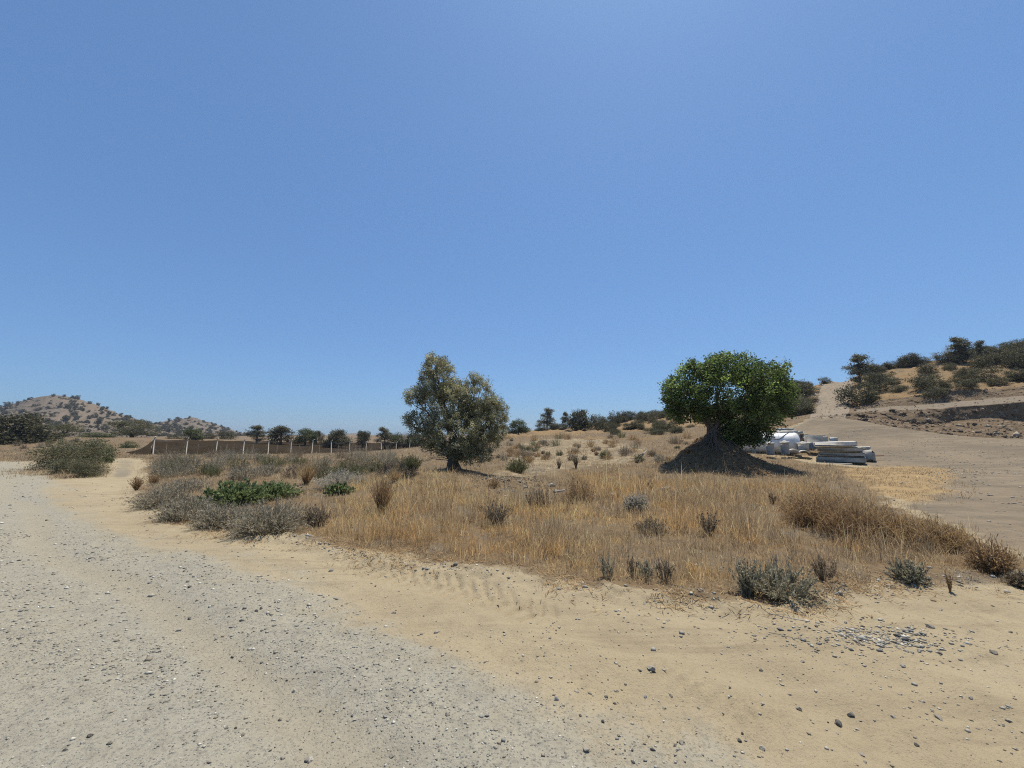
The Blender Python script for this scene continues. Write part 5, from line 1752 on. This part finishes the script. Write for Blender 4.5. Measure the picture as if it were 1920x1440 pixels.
# white tank lying on its side
def tank():
    d = 24.6
    c = P(1446, 831, d)
    R = 19 / F_PX * d
    Lh = 1.35
    t = empty('white_tank', (c[0], c[1] + .2, c[2] - R), 'white cylindrical tank lying on its side under the carob', 'tank')
    t.rotation_euler = (0, 0, -.66)
    prof = [(-Lh - .22, .02), (-Lh - .205, R * .45), (-Lh - .14, R * .8), (-Lh - .05, R * .96), (-Lh, R)]
    prof += [(x, R) for x in np.linspace(-Lh + .05, Lh - .05, 6)]
    prof += [(Lh, R), (Lh + .05, R * .96), (Lh + .14, R * .8), (Lh + .205, R * .45), (Lh + .22, .02)]
    mb = MB()
    mb.tube([(x, 0, R) for x, _ in prof], [q for _, q in prof], 40)
    obj('shell', mb.mesh('shell', True), M_WHITE, t)
    for x in (-.55, .55, 1.3):
        th = np.linspace(0, 2 * math.pi, 41)
        mb = MB()
        mb.tube([(x, math.cos(a) * (R + .005), R + math.sin(a) * (R + .005)) for a in th], .022, 6)
        obj('band', mb.mesh('band', True), M_WHITE, t)
    mb = MB()
    mb.tube([(-.2, 0, 2 * R - .04), (-.2, 0, 2 * R + .1), (-.2, 0, 2 * R + .13)], [.22, .22, .18], 16)
    obj('hatch', mb.mesh('hatch', True), M_WHITE, t)
    mb = MB()
    for sx in (-.8, .8):
        mb.box((sx, 0, .1), (.25, 1.0, .36), 0, .02)
    obj('cradle', mb.mesh('cradle'), M_CONC, t)
    # hose draped over the shell
    pts = []
    for x, a in zip(np.linspace(-.9, 1.05, 16), [1.9, 2.0, 2.15, 2.35, 2.55, 2.7, 2.75, 2.75, 2.7, 2.7, 2.75, 2.78, 2.65, 2.4, 2.1, 1.8]):
        pts.append((x, math.cos(a) * (R + .02), R + math.sin(a) * (R + .02)))
    h = empty('black_hose', (c[0], c[1] + .2, c[2] - R), 'thin black hose draped in loops over the white tank', 'hose')
    h.rotation_euler = (0, 0, -.66)
    mb = MB()
    mb.tube(pts, .018, 6)
    obj('hose', mb.mesh('hose', True), M_HOSE, h)
tank()

def pier(u0, u1, v0, v1, d, label, m=M_CONC):
    a, b = P(u0, v1, d), P(u1, v0, d)
    w, h = b[0] - a[0], b[2] - a[2]
    t = empty('concrete_pier', ((a[0] + b[0]) / 2, d, a[2]), label, 'pier')
    t.rotation_euler = (0, 0, -math.atan2(a[0], d))
    obj('shaft', MB().box((0, 0, h * .42), (w * .82, w * .8, h * .84), 0, .02, jit=.004).mesh('shaft'), m, t)
    obj('cap', MB().box((0, 0, h * .9), (w, w * .95, h * .12), 0, .02).mesh('cap'), M_CONCL, t)
    mb = MB()
    mb.tube([(0, 0, h * .95), (0, 0, h * 1.02), (0, 0, h * 1.06)], [w * .2, w * .2, w * .05], 10)
    obj('stub', mb.mesh('stub', True), M_CONCL, t)
pier(1437, 1451, 829, 853, 22.8, 'short concrete pier with cap before the tank, on the left')
pier(1464.5, 1479, 827, 852, 22.8, 'concrete pier with brownish cap before the dome of the tank')
pier(1497, 1516, 829, 849, 23.2, 'squat concrete pier with pale lid right of the tank', M_CONCL)

def arch(u0, u1, v0, v1, d, label, m=M_CONC):
    """half-round precast gutter piece lying open side down"""
    a, b = P(u0, v1, d), P(u1, v0, d)
    R, H = (b[0] - a[0]) / 2, b[2] - a[2]
    V = []
    n = 13
    for yy in (0, .7):
        for k, q in ((1.0, 1.0), (.78, .74)):
            for th in np.linspace(0, math.pi, n):
                V.append((math.cos(th) * R * k, yy, math.sin(th) * H * q))
    F = []
    for i in range(n - 1):
        F += [(i, i + 1, n + i + 1, n + i), (2 * n + i, 3 * n + i, 3 * n + i + 1, 2 * n + i + 1), (i, 2 * n + i, 2 * n + i + 1, i + 1), (n + i, n + i + 1, 3 * n + i + 1, 3 * n + i)]
    for i in (0, n - 1):
        F.append((i, n + i, 3 * n + i, 2 * n + i))
    o = obj('concrete_gutter', make_mesh('concrete_gutter', V, np.array(F), None, False), m, None, ((a[0] + b[0]) / 2, d, a[2]), (0, 0, .1 - math.atan2(a[0], d)))
    tag(o, label, 'gutter')
arch(1480, 1498, 842, 851, 22.6, 'half-round concrete gutter lying beside the tank end', M_CONCL)
arch(1500, 1517, 844.5, 850, 22.4, 'flatter half-round gutter piece below the squat pier', M_CONCL)
arch(1504, 1521, 813.5, 826, 27.0, 'curved concrete gutter at the back of the yard')

for i, (u0, u1, v0, v1, dd, label, mm) in enumerate([
    (1456, 1490, 814.5, 842, 26.4, 'big upright grey slab behind the tank dome', M_CONC),
    (1484, 1500, 814, 842, 26.8, 'narrow grey slab standing beside the big upright one', M_CONC),
    (1456, 1495, 806.5, 812, 26.6, 'long pale slab laid on top behind the tank', M_CONCL),
    (1496, 1506.5, 808, 813, 26.7, 'short pale slab end right of the long one', M_CONCL),
    (1455, 1488, 802.5, 806, 27.6, 'thin uppermost slab of the rear stack', M_CONCL),
    (1490, 1506, 814, 819, 27.4, 'small slab piece tucked under the short pale one', M_CONC),
    (1500, 1526, 822, 826.5, 26.4, 'brown weathered board on top of the rusty pile', M_RUST),
    (1506, 1525, 827, 838, 26.3, 'rusty brown timber block under the weathered board', M_RUST),
]):
    yard_box('concrete_slab' if mm is not M_RUST else 'timber_block', u0, u1, v0, v1, dd, 1.2, label, mm, 'slab' if mm is not M_RUST else 'timber', rz=.04 * (i % 3 - 1), bev=.03)

# ------------------------------------------------------------------ dry summer haze: one closed box of even air round the whole place
def haze():
    m = bpy.data.materials.new('haze_air')
    m.use_nodes = True
    t = m.node_tree
    t.nodes.remove(t.nodes['Principled BSDF'])
    v = t.nodes.new('ShaderNodeVolumePrincipled')
    v.inputs['Color'].default_value = (.80, .88, 1.0, 1)
    v.inputs['Density'].default_value = .00024
    v.inputs['Anisotropy'].default_value = .3
    t.links.new(v.outputs[0], t.nodes['Material Output'].inputs['Volume'])
    x, y0, y1, z0, z1 = 1500, -420, 1750, -40, 48
    V = [(-x, y0, z0), (x, y0, z0), (x, y1, z0), (-x, y1, z0), (-x, y0, z1), (x, y0, z1), (x, y1, z1), (-x, y1, z1)]
    F = np.array([(0, 3, 2, 1), (4, 5, 6, 7), (0, 1, 5, 4), (1, 2, 6, 5), (2, 3, 7, 6), (3, 0, 4, 7)])
    tag(obj('haze', make_mesh('haze', V, F), m), 'thin pale summer haze filling the air over the valley', 'haze', kind='stuff')
haze()
